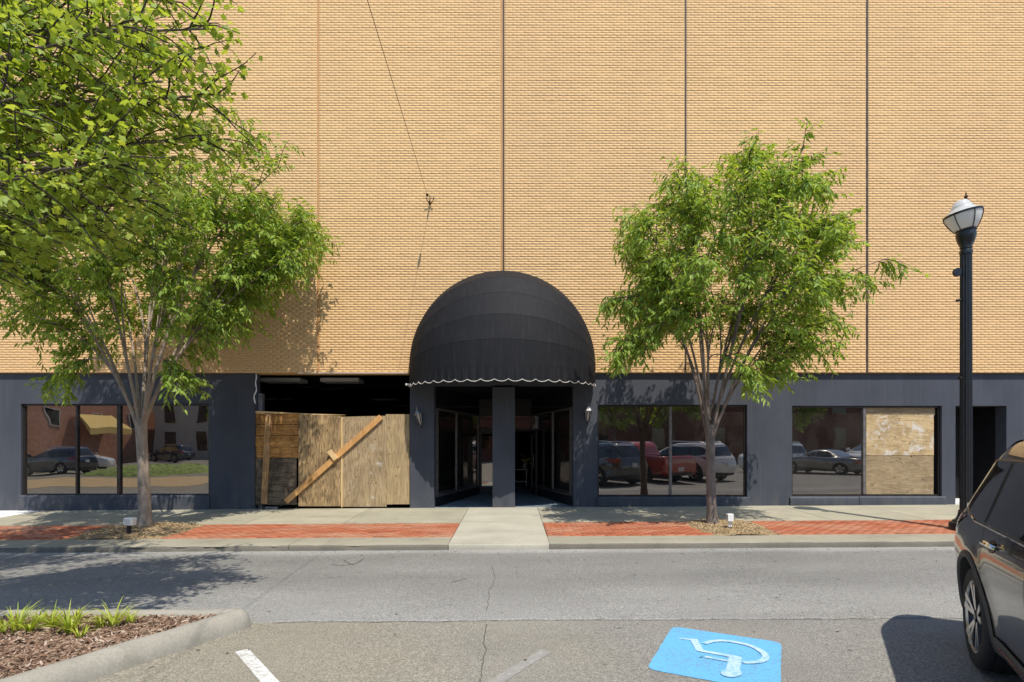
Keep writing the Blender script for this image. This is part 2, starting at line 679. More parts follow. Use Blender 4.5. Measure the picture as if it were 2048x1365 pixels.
def mat_awning():
    t = NT('black_awning_fabric')
    p = t.pos()
    st = t.noise(t.pos((9, 3, 0.35)), 3.0, 6, 0.65)
    c = t.ramp(st, [(0.38, (0.0060, 0.0070, 0.0105)), (0.60, (0.011, 0.0115, 0.0145)), (0.78, (0.030, 0.028, 0.028))])
    w = t.noise(p, 260, 2, 0.5)
    t.set(Base_Color=c, Roughness=0.7, Normal=t.bump(w, 0.2, 0.002), Sheen_Weight=0.0)
    t.b.inputs['Specular IOR Level'].default_value = 0.24
    return t.mat


M['awning'] = mat_awning()
M['trim_white'] = simple('awning_white_binding', (0.72, 0.70, 0.66), 0.7, var=0.1)
M['bark'] = None


def mat_bark(name, c1, c2):
    t = NT(name)
    p = t.pos((1, 1, 0.45))
    n = t.noise(p, 9, 8, 0.75, 0.3)
    b = t.noise(t.pos((1, 1, 0.25)), 24, 6, 0.7)
    c = t.ramp(n, [(0.25, c1), (0.55, c2), (0.8, [min(1, x * 1.35) for x in c2])])
    t.set(Base_Color=c, Roughness=0.85, Normal=t.bump(t.math('ADD', b, n), 0.6, 0.012))
    return t.mat


M['bark'] = mat_bark('bark_grey', (0.14, 0.105, 0.078), (0.36, 0.29, 0.225))
M['bark2'] = mat_bark('bark_dark', (0.07, 0.055, 0.045), (0.19, 0.15, 0.125))
M['twig'] = simple('twig_brown', (0.055, 0.040, 0.030), 0.8, var=0.3)


def mat_leaf(name, lo, mid, hi, trans=0.4):
    t = NT(name)
    f = t.node('Attribute', attribute_name='tint').outputs['Fac']
    c = t.ramp(f, [(0.0, lo), (0.5, mid), (1.0, hi)])
    t.set(Base_Color=c, Roughness=0.5)
    t.b.inputs['Specular IOR Level'].default_value = 0.35
    tl = t.node('BsdfTranslucent')
    c2 = t.mix(1.0, c, (1.55, 1.35, 0.6), 'MULTIPLY')
    t.link(c2, tl.inputs[0])
    mx = t.node('MixShader')
    mx.inputs[0].default_value = trans
    t.link(t.b.outputs[0], mx.inputs[1])
    t.link(tl.outputs[0], mx.inputs[2])
    t.link(mx.outputs[0], t.out.inputs[0])
    return t.mat


M['shrub_green'] = simple('shrub_green', (0.20, 0.26, 0.05), 0.8, var=0.6, scale=5, bump=0.8, bscale=14)
M['leaf'] = mat_leaf('zelkova_leaf', (0.16, 0.27, 0.045), (0.27, 0.405, 0.070), (0.42, 0.53, 0.12), 0.45)
M['maple'] = mat_leaf('maple_leaf', (0.19, 0.29, 0.045), (0.32, 0.44, 0.075), (0.46, 0.55, 0.12), 0.5)
M['daylily'] = mat_leaf('daylily_leaf', (0.22, 0.32, 0.04), (0.38, 0.47, 0.06), (0.52, 0.56, 0.11), 0.35)
M['shrub'] = mat_leaf('shrub_leaf', (0.04, 0.09, 0.015), (0.08, 0.15, 0.02), (0.13, 0.21, 0.03), 0.3)
t = NT('mulch_chip')
f = t.node('Attribute', attribute_name='tint').outputs['Fac']
t.set(Base_Color=t.ramp(f, [(0.0, (0.065, 0.036, 0.021)), (0.4, (0.175, 0.100, 0.060)), (0.7, (0.29, 0.20, 0.140)), (1.0, (0.45, 0.36, 0.28))]), Roughness=0.9)
M['chip'] = t.mat
t = NT('tan_chip')
f = t.node('Attribute', attribute_name='tint').outputs['Fac']
t.set(Base_Color=t.ramp(f, [(0.0, (0.10, 0.065, 0.035)), (0.5, (0.34, 0.24, 0.125)), (1.0, (0.52, 0.41, 0.25))]), Roughness=0.9)
M['tanchip'] = t.mat
M['soil'] = simple('mulch_soil', (0.10, 0.055, 0.035), 0.95, var=0.4, scale=18, bump=0.6, bscale=45)
M['tansoil'] = simple('tree_pit_soil', (0.27, 0.19, 0.10), 0.95, var=0.35, scale=14, bump=0.6, bscale=45)


def mat_paint(name, col, wear, wear_c):
    t = NT(name)
    n = t.noise(t.pos((1, 1, 1)), 28, 6, 0.8)
    b = t.noise(t.pos((1, 1, 1)), 2.5, 4, 0.6)
    m = t.ramp(t.math('ADD', n, t.math('MULTIPLY', t.math('SUBTRACT', b, 0.5), 0.35)), [(0.62 - wear * 0.3, 0.0), (0.74 - wear * 0.3, 0.8)])
    sp = t.noise(t.pos(), 130, 3, 0.8)
    c = t.mix(m, col, wear_c)
    c = t.mix(0.35, c, t.ramp(sp, [(0.3, 0.65), (0.7, 1.25)]), 'MULTIPLY')
    t.set(Base_Color=c, Roughness=0.75, Normal=t.bump(sp, 0.4, 0.005))
    return t.mat


M['blue'] = mat_paint('blue_road_paint', (0.125, 0.42, 0.71), 0.42, (0.14, 0.27, 0.42))
M['white_paint'] = mat_paint('white_road_paint', (0.66, 0.66, 0.63), 0.5, (0.33, 0.31, 0.28))
M['sym_paint'] = mat_paint('white_symbol_paint', (0.44, 0.60, 0.71), 0.5, (0.17, 0.42, 0.66))
M['faint_paint'] = mat_paint('faded_road_paint', (0.38, 0.37, 0.35), 0.9, (0.24, 0.23, 0.21))
M['litter'] = simple('leaf_litter_brown', (0.075, 0.062, 0.045), 0.95, var=0.5, scale=2)
M['crack'] = simple('road_crack', (0.085, 0.078, 0.066), 0.95, var=0.3)
M['blue_floor'] = simple('entry_floor_blue_grey', (0.17, 0.22, 0.26), 0.75, var=0.35, scale=3)


def mat_carpaint(name, col, flake=0.0):
    t = NT(name)
    t.set(Base_Color=col, Roughness=0.28, Metallic=flake, Coat_Weight=1.0, Coat_Roughness=0.015, Coat_IOR=1.72)
    t.b.inputs['Specular IOR Level'].default_value = 0.5
    n = t.noise(t.pos((1, 1, 1)), 1.1, 3, 0.6)
    t.set(Base_Color=t.ramp(n, [(0.3, [c * 0.85 for c in col]), (0.7, [c * 1.15 for c in col])]))
    return t.mat


M['paint_black'] = mat_carpaint('car_paint_black', (0.016, 0.015, 0.015))
M['paint_white'] = mat_carpaint('car_paint_white', (0.72, 0.72, 0.71))
M['paint_red'] = mat_carpaint('car_paint_red', (0.42, 0.04, 0.012))
M['paint_grey'] = mat_carpaint('car_paint_grey', (0.16, 0.155, 0.145), 0.6)
M['paint_navy'] = mat_carpaint('car_paint_navy', (0.012, 0.016, 0.035))
t = NT('car_glass')
t.set(Base_Color=(0.010, 0.011, 0.013), Roughness=0.02, Coat_Weight=0.6, Coat_Roughness=0.01)
M['car_glass'] = t.mat
M['tyre'] = simple('tyre_rubber', (0.022, 0.021, 0.020), 0.8, var=0.2, scale=20, bump=0.2, bscale=60)
M['cladding'] = simple('grey_plastic_cladding', (0.06, 0.056, 0.052), 0.55, var=0.1)
M['chrome'] = simple('chrome', (0.82, 0.80, 0.78), 0.08, 1.0, 0.03)
M['rim_silver'] = simple('machined_alloy', (0.62, 0.60, 0.57), 0.28, 1.0, 0.06, 20)
M['rim_dark'] = simple('rim_black', (0.010, 0.010, 0.011), 0.25, 0.3, 0.1)
M['tail'] = simple('tail_lamp_red', (0.30, 0.015, 0.008), 0.12, 0.0, 0.1, coat=1.0)
M['headlight'] = simple('headlight_clear', (0.6, 0.62, 0.65), 0.1, 0.4, 0.05, coat=1.0)
M['plate'] = simple('number_plate_white', (0.6, 0.6, 0.62), 0.5)
M['salmon_brick'] = simple('salmon_brick_far', (0.46, 0.22, 0.14), 0.9, var=0.2, scale=3)
M['red_brick'] = simple('red_brick_far', (0.16, 0.06, 0.04), 0.9, var=0.2, scale=3)
M['pale_stone'] = simple('pale_stone_far', (0.50, 0.46, 0.40), 0.85, var=0.1)
M['yellow_canvas'] = simple('yellow_canvas', (0.72, 0.52, 0.17), 0.8, var=0.08)

# ================================================================== GROUND
def sheet(xs, ys, zf):
    m = MB()
    m.grid(lambda a, b: (a, b, zf(a, b)), xs, ys)
    return m


lin = lambda a, b, n: [a + (b - a) * i / (n - 1) for i in range(n)]

structure('ground', sheet(lin(-160, 160, 5), lin(-170, 90, 5), lambda x, y: gz(x) - 0.06), M['far'])
structure('parking_lot', sheet(lin(-40, 45, 3), lin(-30, 5.6, 3), lambda x, y: gz(x) - 0.014), M['lot'])


# the street's asphalt ends in a broken edge lying on the lot
def seam_y(x):
    return 5.33 + 0.035 * nz(x, 3.1, 0, 0.9) + 0.03 * nz(x, 9.7, 0, 3.3) + 0.012 * nz(x, 1.7, 0, 11) - 0.02 * min(1, abs(x) * .3)


m = MB()
xs = lin(-40, 45, 200)
xs = sorted(set([round(x, 3) for x in lin(-40, -6, 18) + lin(-6, 9, 190) + lin(9, 45, 18)]))
rows = [(0.0, -0.016), (0.012, -0.001), (0.04, 0.0), (0.2, 0.0), (1.2, 0.0), (2.4, 0.0), (3.7, 0.0)]
m.grid(lambda x, r: (x, (seam_y(x) + r[0]) if r[0] < 1 else 5.33 + r[0], gz(x) + r[1]), xs, rows)
structure('road', m, M['road'], smooth=60)


# cracks in the paving: thin sunken-looking bitumen-dark strips
def crack(pts, w0, seed):
    m = MB()
    k = 0
    P = []
    for a, b in zip(pts[:-1], pts[1:]):
        n = max(3, int((b - a).length / 0.03))
        for i in range(n):
            p = a.lerp(b, i / n)
            j = 0.022 * nz(p.x, p.y, seed, 6) + 0.012 * nz(p.x, p.y, seed + 5, 21)
            P.append(Vector((p.x + j, p.y + 0.5 * j * math.sin(i), p.z)))
    vs, fs = [], []
    for i, p in enumerate(P):
        d = (P[min(i + 1, len(P) - 1)] - P[max(i - 1, 0)]).normalized()
        s = Vector((-d.y, d.x, 0))
        w = w0 * (0.35 + 0.9 * abs(nz(p.x, p.y, seed + 2, 9)))
        vs += [p + s * w, p - s * w]
    for i in range(len(P) - 1):
        fs.append((2 * i, 2 * i + 1, 2 * i + 3, 2 * i + 2))
    m.add(vs, fs)
    return m


def gp(px, py, dz=0.004):
    p = ground(px, py)
    p.z += dz
    return p


for pts, w, sd in (([gp(986, 1132), gp(990, 1160), gp(978, 1180), gp(974, 1225)], 0.004, 1),
                   ([gp(974, 1246, -.008), gp(967, 1275, -.008), gp(970, 1300, -.008), gp(962, 1340, -.008), gp(960, 1372, -.008)], 0.006, 2),
                   ([gp(905, 1166), gp(935, 1157)], 0.012, 4),
                   ([gp(660, 1130), gp(690, 1132), gp(712, 1128)], 0.016, 5),
                   ([gp(686, 1120), gp(705, 1131), gp(730, 1117)], 0.015, 6),
                   ([gp(650, 1156), gp(690, 1154)], 0.008, 7)):
    structure('pavement_crack', crack(pts, w, sd), M['crack'])

structure('pavement_crack', crack([Vector((x_, seam_y(x_) - .012, gz(x_) - .008)) for x_ in lin(-2.3, 6, 60)], 0.007, 9), M['crack'])

# tar flecks and leaf litter lying on the street
m = MB()
fr_ = random.Random(12)
for _ in range(280):
    x_, y_ = fr_.uniform(-8, 9), (fr_.uniform(4.2, 8.8) if fr_.random() < .7 else 8.85 - abs(fr_.gauss(0, .25)))
    a_ = fr_.gauss(0, .5)
    L_, w_ = fr_.uniform(.008, .034) * (1.5 if fr_.random() < .08 else 1) * (.55 + .06 * y_), fr_.uniform(.003, .010)
    c_, s_ = math.cos(a_), math.sin(a_)
    z_ = gz(x_) + (.004 if y_ > 5.4 else -.008)
    m.add([(x_ + u * c_ - v * s_, y_ + u * s_ + v * c_, z_ + h) for u, v, h in ((-L_, 0, 0), (-.3 * L_, -w_, .002), (L_ * .5, -w_ * .7, .004), (L_, 0, .001), (L_ * .3, w_, .003), (-.5 * L_, w_ * .8, .001))], [(0, 1, 2, 3, 4, 5)])
obj('leaf_litter', m, M['litter'], kind='stuff')

# kerb of the far pavement: worn nose, in cast lengths
mk = MB()
SX0, SX1 = -1.02, 0.60          # new concrete walk to the door


def kerb_run(x0, x1, worn):
    us = lin(x0, x1, max(2, int((x1 - x0) / 0.06)))
    prof = [(0.0, -0.05), (0.0, 0.035), (0.004, 0.07), (0.013, 0.09), (0.035, 0.10), (0.30, 0.104), (0.585, 0.112)]

    def fn(x, p):
        dy, h = p
        wq = worn * max(0, nz(x, 4.4, 0, 2.2) + 0.15 + 0.5 * nz(x, 2.2, 3, 9)) if dy < 0.06 and h > 0 else 0
        return (x, KY + dy + 0.06 * wq + 0.008 * worn * nz(x, h * 30, 1, 13) * (dy < .06), gz(x) + h - 0.045 * wq * (0.3 + h * 7))
    mm = MB()
    mm.grid(fn, us, prof)
    np_ = len(prof) - 1
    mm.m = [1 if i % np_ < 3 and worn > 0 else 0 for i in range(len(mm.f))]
    return mm


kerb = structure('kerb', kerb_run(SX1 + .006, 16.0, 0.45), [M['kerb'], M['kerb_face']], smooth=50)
structure('kerb', kerb_run(SX0, SX1, 0.0), M['conc_new'], smooth=50)
x = -16.0
cuts = [-16, -12.4, -9.3, -6.2, -3.6, SX0 - .006]
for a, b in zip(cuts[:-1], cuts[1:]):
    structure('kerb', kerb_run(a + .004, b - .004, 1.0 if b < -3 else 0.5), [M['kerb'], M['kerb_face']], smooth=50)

# pavement: a bed, cast slabs with open joints, red brick strip
YS0, YS1 = KY + 0.585, 10.86     # brick strip from..to
YSW = 13.02
bed = structure('pavement', sheet(lin(-16, 16, 9), [KY + .02, 9.4, 11, 13.3], lambda x, y: side_z(x, y) - 0.03), M['kerb'])


def slab(x0, x1, y0, y1, mat, g=0.006):
    m = MB()
    m.prism([(x0 + g, y0 + g), (x1 - g, y0 + g), (x1 - g, y1 - g), (x0 + g, y1 - g)], lambda x, y: side_z(x, y) - 0.06, lambda x, y: side_z(x, y) + 0.0)
    return obj('slab', m, mat, bed)


xs_l = [-16, -13.2, -11.12, -9.2, -7.35, -5.35, -3.35, SX0]
xs_r = [SX1, 2.55, 4.45, 6.35, 8.25, 10.2, 12.4, 16]
for i, (a, b) in enumerate(zip(xs_l[:-1], xs_l[1:])):
    slab(a, b, YS1, YSW, M['conc_white'] if b < -11 else M['conc2' if i % 2 else 'conc'])
for i, (a, b) in enumerate(zip(xs_r[:-1], xs_r[1:])):
    slab(a, b, YS1, YSW, M['conc' if i % 2 else 'conc2'])
slab(SX0, SX1, KY + .02, 10.96, M['conc_new'], 0.004)
slab(SX0, SX1, 10.96, YSW, M['conc_new'], 0.004)


# tree pits cut out of the strip
PITS = [(-7.75, -6.05), (3.40, 4.62)]


def in_pit(x, y):
    for a, b in PITS:
        c, h = (a + b) / 2, (b - a) / 2
        w = h * (1 + 0.12 * nz(x, y, 2, 2.5))
        if ((x - c) / w) ** 2 + max(0, (y - (YS1 - .2)) / 1.2) ** 2 < 1:
            return True
    return False


vv, ll, ss, tt, ti = [], [], [], [], []
bw, bd = 0.20, 0.10
for (xa, xb) in ((-16.0, SX0 - .01), (SX1 + .01, 15.0)):
    r = 0
    y = YS0 + 0.004
    while y + bd <= YS1 + .001:
        x = xa - (bw / 2 if r % 2 else 0)
        while x < xb:
            x0, x1 = max(x + .003, xa), min(x + bw - .003, xb)
            if x1 - x0 > .04 and not in_pit((x0 + x1) / 2, y + bd / 2):
                dz = random.uniform(-.003, .003)
                o = len(vv)
                for (px, py, h) in ((x0, y + .003, -.02), (x1, y + .003, -.02), (x1, y + bd - .003, -.02), (x0, y + bd - .003, -.02),
                                    (x0 + .004, y + .007, 0), (x1 - .004, y + .007, 0), (x1 - .004, y + bd - .007, 0), (x0 + .004, y + bd - .007, 0)):
                    vv.append((px, py, side_z(px, py) + h + dz + .003))
                tq = min(1, max(0, random.gauss(.5, .22)))
                for q in ((4, 5, 6, 7), (0, 1, 5, 4), (1, 2, 6, 5), (2, 3, 7, 6), (3, 0, 4, 7)):
                    ss.append(len(ll)); tt.append(4); ll += [o + k for k in q]; ti.append(tq)
            x += bw
        y += bd
        r += 1
np_obj('brick_paving', vv, ll, ss, tt, M['paver'], bed, tint=ti, kind='stuff')


def chips(name, n, place, size, mat, parent=None, kind='stuff', flat=0.35):
    vv, ll, ss, tt, ti = [], [], [], [], []
    for _ in range(n):
        p = place()
        if p is None:
            continue
        L = random.uniform(*size)
        w = L * random.uniform(.18, .4)
        h = w * random.uniform(.25, .6)
        a = random.uniform(0, math.pi)
        q = Matrix.Rotation(a, 3, 'Z') @ Matrix.Rotation(random.gauss(0, flat), 3, 'Y') @ Matrix.Rotation(random.gauss(0, flat), 3, 'X')
        o = len(vv)
        for c in ((-L / 2, -w / 2, 0), (L / 2, -w * .3, 0), (L / 2, w * .3, 0), (-L / 2, w / 2, 0), (-L * .42, 0, h), (L * .42, 0, h)):
            vv.append(tuple(q @ Vector(c) + Vector(p)))
        tq = min(1, max(0, random.gauss(.5, .27)))
        for f in ((0, 1, 5, 4), (1, 2, 5), (2, 3, 4, 5), (3, 0, 4)):
            ss.append(len(ll)); tt.append(len(f)); ll += [o + k for k in f]; ti.append(tq)
    return np_obj(name, vv, ll, ss, tt, mat, parent, tint=ti, kind=kind)


for (a, b), mound in zip(PITS, (0.05, 0.035)):
    c, h = (a + b) / 2, (b - a) / 2
    yc = YS1 - .55
    m = MB()

    def zt(x, y, c=c, h=h, yc=yc, mound=mound):
        d = ((x - c) / h) ** 2 + ((y - yc) / .95) ** 2
        return side_z(x, y) + 0.012 + mound * max(0, 1 - d) + 0.012 * nz(x, y, 0, 6) * max(0, 1.1 - d) - 0.05 * max(0, d - .95)
    m.grid(lambda x, y: (x, y, zt(x, y)), lin(a - .15, b + .15, 40), lin(YS0 - .03, YS1 + .02, 24))
    structure('tree_pit_soil', m, M['tansoil'], smooth=True)

    def place(c=c, h=h, yc=yc, zt=zt):
        x, y = random.uniform(c - h * 1.06, c + h * 1.06), random.uniform(YS0 - .04, YS1 + .02)
        if ((x - c) / h) ** 2 + ((y - yc) / .95) ** 2 > 1.05 + random.uniform(0, .25):
            return None
        return (x, y, zt(x, y) + .004)
    chips('wood_chips', 2600, place, (.02, .06), M['tanchip'])

# ------------------------------------------------------------------ planted island with its kerb (near, lower left)
KZ = 0.15
pA, pN = ground(164, 1365), ground(509, 1250)
dirA = (pN - pA).normalized()
nrm = Vector((-dirA.y, dirA.x, 0))       # towards the planting
path = []
start = pA - dirA * 2.3 + nrm * 0.10
endp = pN + nrm * 0.10 - dirA * 0.10
for i in range(30):
    path.append(start.lerp(endp, i / 29))
# nose turns back along the street
corner = path[-1].copy()
p0, p1, p2 = corner, corner + dirA * 0.10, Vector((corner.x - 0.32, corner.y + 0.04, 0))
for i in range(1, 9):
    s = i / 8
    path.append(p0 * (1 - s) ** 2 + p1 * 2 * s * (1 - s) + p2 * s * s)
last = path[-1]
for i in range(1, 60):
    path.append(Vector((last.x - 0.13 * i, last.y + 0.0015 * i, 0)))


def kerb_sweep(path, prof, worn=0.004):
    m = MB()
    n = len(path)
    rows_ = []
    for i, p in enumerate(path):
        d = (path[min(i + 1, n - 1)] - path[max(i - 1, 0)])
        d.z = 0
        d.normalize()
        s = Vector((-d.y, d.x, 0))
        rows_.append((p, s))
    vs, fs = [], []
    k = len(prof)
    for p, s in rows_:
        for u, h in prof:
            q = p + s * u
            b = worn * nz(q.x, q.y, h * 9, 7) + worn * .6 * nz(q.x, q.y, h * 22, 24)
            vs.append((q.x + s.x * b, q.y + s.y * b, gz(q.x) + h + (b if h > .1 else 0)))
    for i in range(n - 1):
        for j in range(k - 1):
            fs.append((i * k + j, i * k + j + 1, (i + 1) * k + j + 1, (i + 1) * k + j))
    fs.append(tuple(range(k)))
    m.add(vs, [f[::-1] for f in fs])
    return m


prof = [(-0.105, -0.05), (-0.10, 0.02), (-0.085, 0.07), (-0.06, 0.115), (-0.025, 0.143), (0.02, 0.15), (0.06, 0.146), (0.085, 0.13), (0.10, 0.05)]
structure('island_kerb', kerb_sweep(path, prof), M['kerb2'], smooth=60)

# mulch bed inside
inner = []
n = len(path)
for i, p in enumerate(path):
    d = (path[min(i + 1, n - 1)] - path[max(i - 1, 0)]); d.z = 0; d.normalize()
    inner.append((p.x - d.y * 0.085, p.y + d.x * 0.085))


def inside(x, y, poly):
    c = False
    j = len(poly) - 1
    for i in range(len(poly)):
        xi, yi = poly[i]
        xj, yj = poly[j]
        if (yi > y) != (yj > y) and x < (xj - xi) * (y - yi) / (yj - yi) + xi:
            c = not c
        j = i
    return c


poly = inner + [(-10.6, 1.9)]


def mulch_z(x, y):
    return gz(x) + 0.105 + 0.018 * nz(x, y, 0, 2.1) + 0.012 * nz(x, y, 4, 7)


m = MB()
gx, gy = lin(-10.4, -2.3, 110), lin(1.9, 5.25, 60)
idx = {}
for i, x in enumerate(gx):
    for j, y in enumerate(gy):
        idx[i, j] = len(m.v)
        m.v.append((x, y, mulch_z(x, y)))
for i in range(len(gx) - 1):
    for j in range(len(gy) - 1):
        if inside((gx[i] + gx[i + 1]) / 2, (gy[j] + gy[j + 1]) / 2, poly):
            m.f.append((idx[i, j], idx[i + 1, j], idx[i + 1, j + 1], idx[i, j + 1])); m.m.append(0)
structure('mulch_bed', m, M['soil'], smooth=True)


def place_m():
    x, y = random.uniform(-5.6, -2.35), random.uniform(3.2, 5.2)
    if not inside(x, y, poly) or x < -1.0 * y - .2:
        return None
    return (x, y, mulch_z(x, y) + random.uniform(.0, .018))


chips('bark_mulch', 19000, place_m, (.018, .062), M['chip'])


def strap_plant(px, py, n, h, seed, label):
    r = random.Random(seed)
    b = ground(px, py, .12)
    b.z = mulch_z(b.x, b.y) - .005
    root = thing('daylily', label, 'plant', b, 0, 'daylilies along the mulch bed')
    m = MB()
    tint = []
    for _ in range(int(n * 1.8)):
        a = r.uniform(0, 2 * math.pi)
        L = h * r.uniform(.55, 1.15)
        lean = r.uniform(.35, 1.15)
        w = r.uniform(.004, .008)
        o = Vector((math.cos(a), math.sin(a), 0))
        s = Vector((-o.y, o.x, 0))
        p = b + o * r.uniform(0, .03) + s * r.uniform(-.02, .02)
        vs, fs = [], []
        K = 6
        for i in range(K + 1):
            t_ = i / K
            q = p + o * (L * lean * (t_ ** 1.5) * .75) + Vector((0, 0, L * (t_ - lean * .62 * t_ * t_)))
            ww = w * (1 - t_ ** 3) * (.7 + .6 * t_ * (1 - t_) * 2) + .0006
            vs += [q - s * ww, q + Vector((0, 0, -.25 * ww)), q + s * ww]
        for i in range(K):
            for j in (0, 1):
                fs.append((3 * i + j, 3 * i + j + 1, 3 * i + j + 4, 3 * i + j + 3))
        tq = min(1, max(0, r.gauss(.55, .25)))
        tint += [tq] * len(fs)
        m.add(vs, fs)
    ll, ss, tt = [], [], []
    for f in m.f:
        ss.append(len(ll)); tt.append(len(f)); ll += f
    np_obj('leaves', m.v, ll, ss, tt, M['daylily'], root, tint=tint, smooth=True, kind='stuff')
    return root


# ================================================================== BUILDING
BRICK_Z0 = wz(746, YW)
TOPZ = 13.3
bld = thing('brick_building', 'large tan brick building with charcoal painted storefront along the pavement', 'building', (0, 13, 0))
JX = [wx(p, YW) for p in (-96, 270, 636, 1007, 1371, 1734, 2098)]
JX = [-16.0] + JX + [16.0]
BH, BL = 0.0592, 0.182


def brick_panel(x0, x1, seed):
    r = np.random.default_rng(seed)
    n_rows = int((TOPZ - BRICK_Z0) / BH)
    A = []
    for k in range(n_rows):
        z0 = BRICK_Z0 + k * BH
        off = (k % 2) * BL / 2 + 0.0
        xs_ = np.arange(math.floor(x0 / BL) * BL - BL + off, x1 + BL, BL)
        a = np.clip(xs_ + .0016, x0, x1)
        b = np.clip(xs_ + BL - .0016, x0, x1)
        ok = (b - a) > .012
        A.append(np.stack([a[ok], b[ok], z0 + r.uniform(-.0006, .0006, ok.sum()), z0 + BH - r.choice([.0032, .004, .006], ok.sum(), p=[.58, .30, .12])], 1))
    A = np.concatenate(A)
    n = len(A)
    rowid = np.round((A[:, 2] - BRICK_Z0) / BH)
    run = np.array([mnoise.noise(Vector((a * .55, q * 3.17, seed * 1.7))) for a, q in zip(A[:, 0], rowid)])
    yj = YW + np.clip(r.normal(0, .0002, n), -.0003, .0003) - .0012 * np.clip((run - .12) * 4, 0, 1)
    tz = np.clip(r.normal(0, .0002, n), -.0003, .0003)
    c = .0005
    V = np.zeros((n, 8, 3))
    bk = YW + .0012
    for k, (xi, zi) in enumerate(((0, 2), (1, 2), (1, 3), (0, 3))):
        V[:, k, 0] = A[:, xi]; V[:, k, 2] = A[:, zi]; V[:, k, 1] = bk
        sx = c if xi == 0 else -c
        sz_ = c if zi == 2 else -c
        V[:, k + 4, 0] = A[:, xi] + sx; V[:, k + 4, 2] = A[:, zi] + sz_
        V[:, k + 4, 1] = yj + tz * (1 if zi == 3 else -1)
    F_ = np.array([[4, 5, 6, 7], [0, 1, 5, 4], [1, 2, 6, 5], [2, 3, 7, 6], [3, 0, 4, 7]])
    L = (np.arange(n)[:, None, None] * 8 + F_[None]).reshape(-1)
    st = np.arange(n * 5) * 4
    tint = np.repeat(np.clip(r.normal(.5, .10, n) + run * .05, 0, 1), 5)
    return np_obj('brickwork', V.reshape(-1, 3), L, st, np.full(n * 5, 4), M['brick'], bld, tint=tint, kind='stuff')


for i, (a, b) in enumerate(zip(JX[:-1], JX[1:])):
    brick_panel(a + .024, b - .024, 100 + i)
m = MB()
m.box(-16, 16, YW + .0008, YW + .45, BRICK_Z0 + .001, TOPZ)
obj('mortar_backing', m, M['mortar'], bld)
for i, x in enumerate(JX[1:-1]):
    tan = i in (1, 2)
    w = (.020, .020, .020, .020, .022, .030, .022)[i]
    m = MB()
    m.box(x - w, x + w, YW + (-.0024 if tan else -.0003), YW + .0006, BRICK_Z0, TOPZ)
    obj('expansion_joint', m, M['sealant_tan' if tan else 'sealant'], bld)
    if i == 3:
        m = MB()
        m.box(x - .062, x - .025, YW - .003, YW + .001, BRICK_Z0, TOPZ)
        obj('joint_strip', m, M['sealant_tan'], bld)
m = MB()
m.box(-16.1, 16.1, YW - .06, YW + .5, TOPZ, TOPZ + .18)
obj('coping', m, M['pale_stone'], bld)
m = MB()
m.box(-16, 16, YW + .5, 34, TOPZ - .4, TOPZ - .1)
m.box(-16.3, -15.99, YW + .45, 34, -.3, TOPZ - .4)
m.box(15.99, 16.3, YW + .45, 34, -.3, TOPZ - .4)
m.box(-16.3, 16.3, 34, 34.3, -.3, TOPZ - .4)
obj('roof', m, M['mortar'], bld)

# storefront wall with its openings
W1 = (wx(42), wx(418), wz(992), wz(808))
BO = (wx(509), wx(820), -.5, 3.6)
EN = (wx(868), wx(1147), -.5, 3.10)
W2 = (wx(1195), wx(1494), wz(994), wz(810))
W3 = (wx(1584), wx(1883), wz(993), wz(812))
DR = (wx(1911), wx(2013), -.5, wz(812))
OPEN = [W1, BO, EN, W2, W3, DR]


def wall_open(x0, x1, z0, z1, ops, y, depth, cham=.0):
    m = MB()
    xs_ = sorted({x0, x1, *[o[0] for o in ops], *[o[1] for o in ops]})
    zs_ = sorted({z0, z1, *[max(z0, o[2]) for o in ops], *[min(z1, o[3]) for o in ops]})

    def solid(i, j):
        if i < 0 or j < 0 or i >= len(xs_) - 1 or j >= len(zs_) - 1:
            return False
        cx, cz = (xs_[i] + xs_[i + 1]) / 2, (zs_[j] + zs_[j + 1]) / 2
        return not any(o[0] < cx < o[1] and o[2] < cz < o[3] for o in ops)
    for i in range(len(xs_) - 1):
        for j in range(len(zs_) - 1):
            if not solid(i, j):
                continue
            a, b, c, d = xs_[i], xs_[i + 1], zs_[j], zs_[j + 1]
            m.quad((a, y, c), (b, y, c), (b, y, d), (a, y, d))
            Y = y + depth
            m.quad((b, Y, c), (a, Y, c), (a, Y, d), (b, Y, d))
            if not solid(i - 1, j):
                m.quad((a, Y, c), (a, y, c), (a, y, d), (a, Y, d))
            if not solid(i + 1, j):
                m.quad((b, y, c), (b, Y, c), (b, Y, d), (b, y, d))
            if not solid(i, j - 1):
                m.quad((a, Y, c), (b, Y, c), (b, y, c), (a, y, c))
            if not solid(i, j + 1):
                m.quad((a, y, d), (b, y, d), (b, Y, d), (a, Y, d))
    return m


obj('storefront_wall', wall_open(-16, BO[0], -.4, BRICK_Z0 - .002, [W1], YB, .30), M['stucco'], bld)
obj('storefront_wall', wall_open(BO[1], 16, -.4, BRICK_Z0 - .002, [EN, W2, W3, DR], YB, .30), M['stucco'], bld)


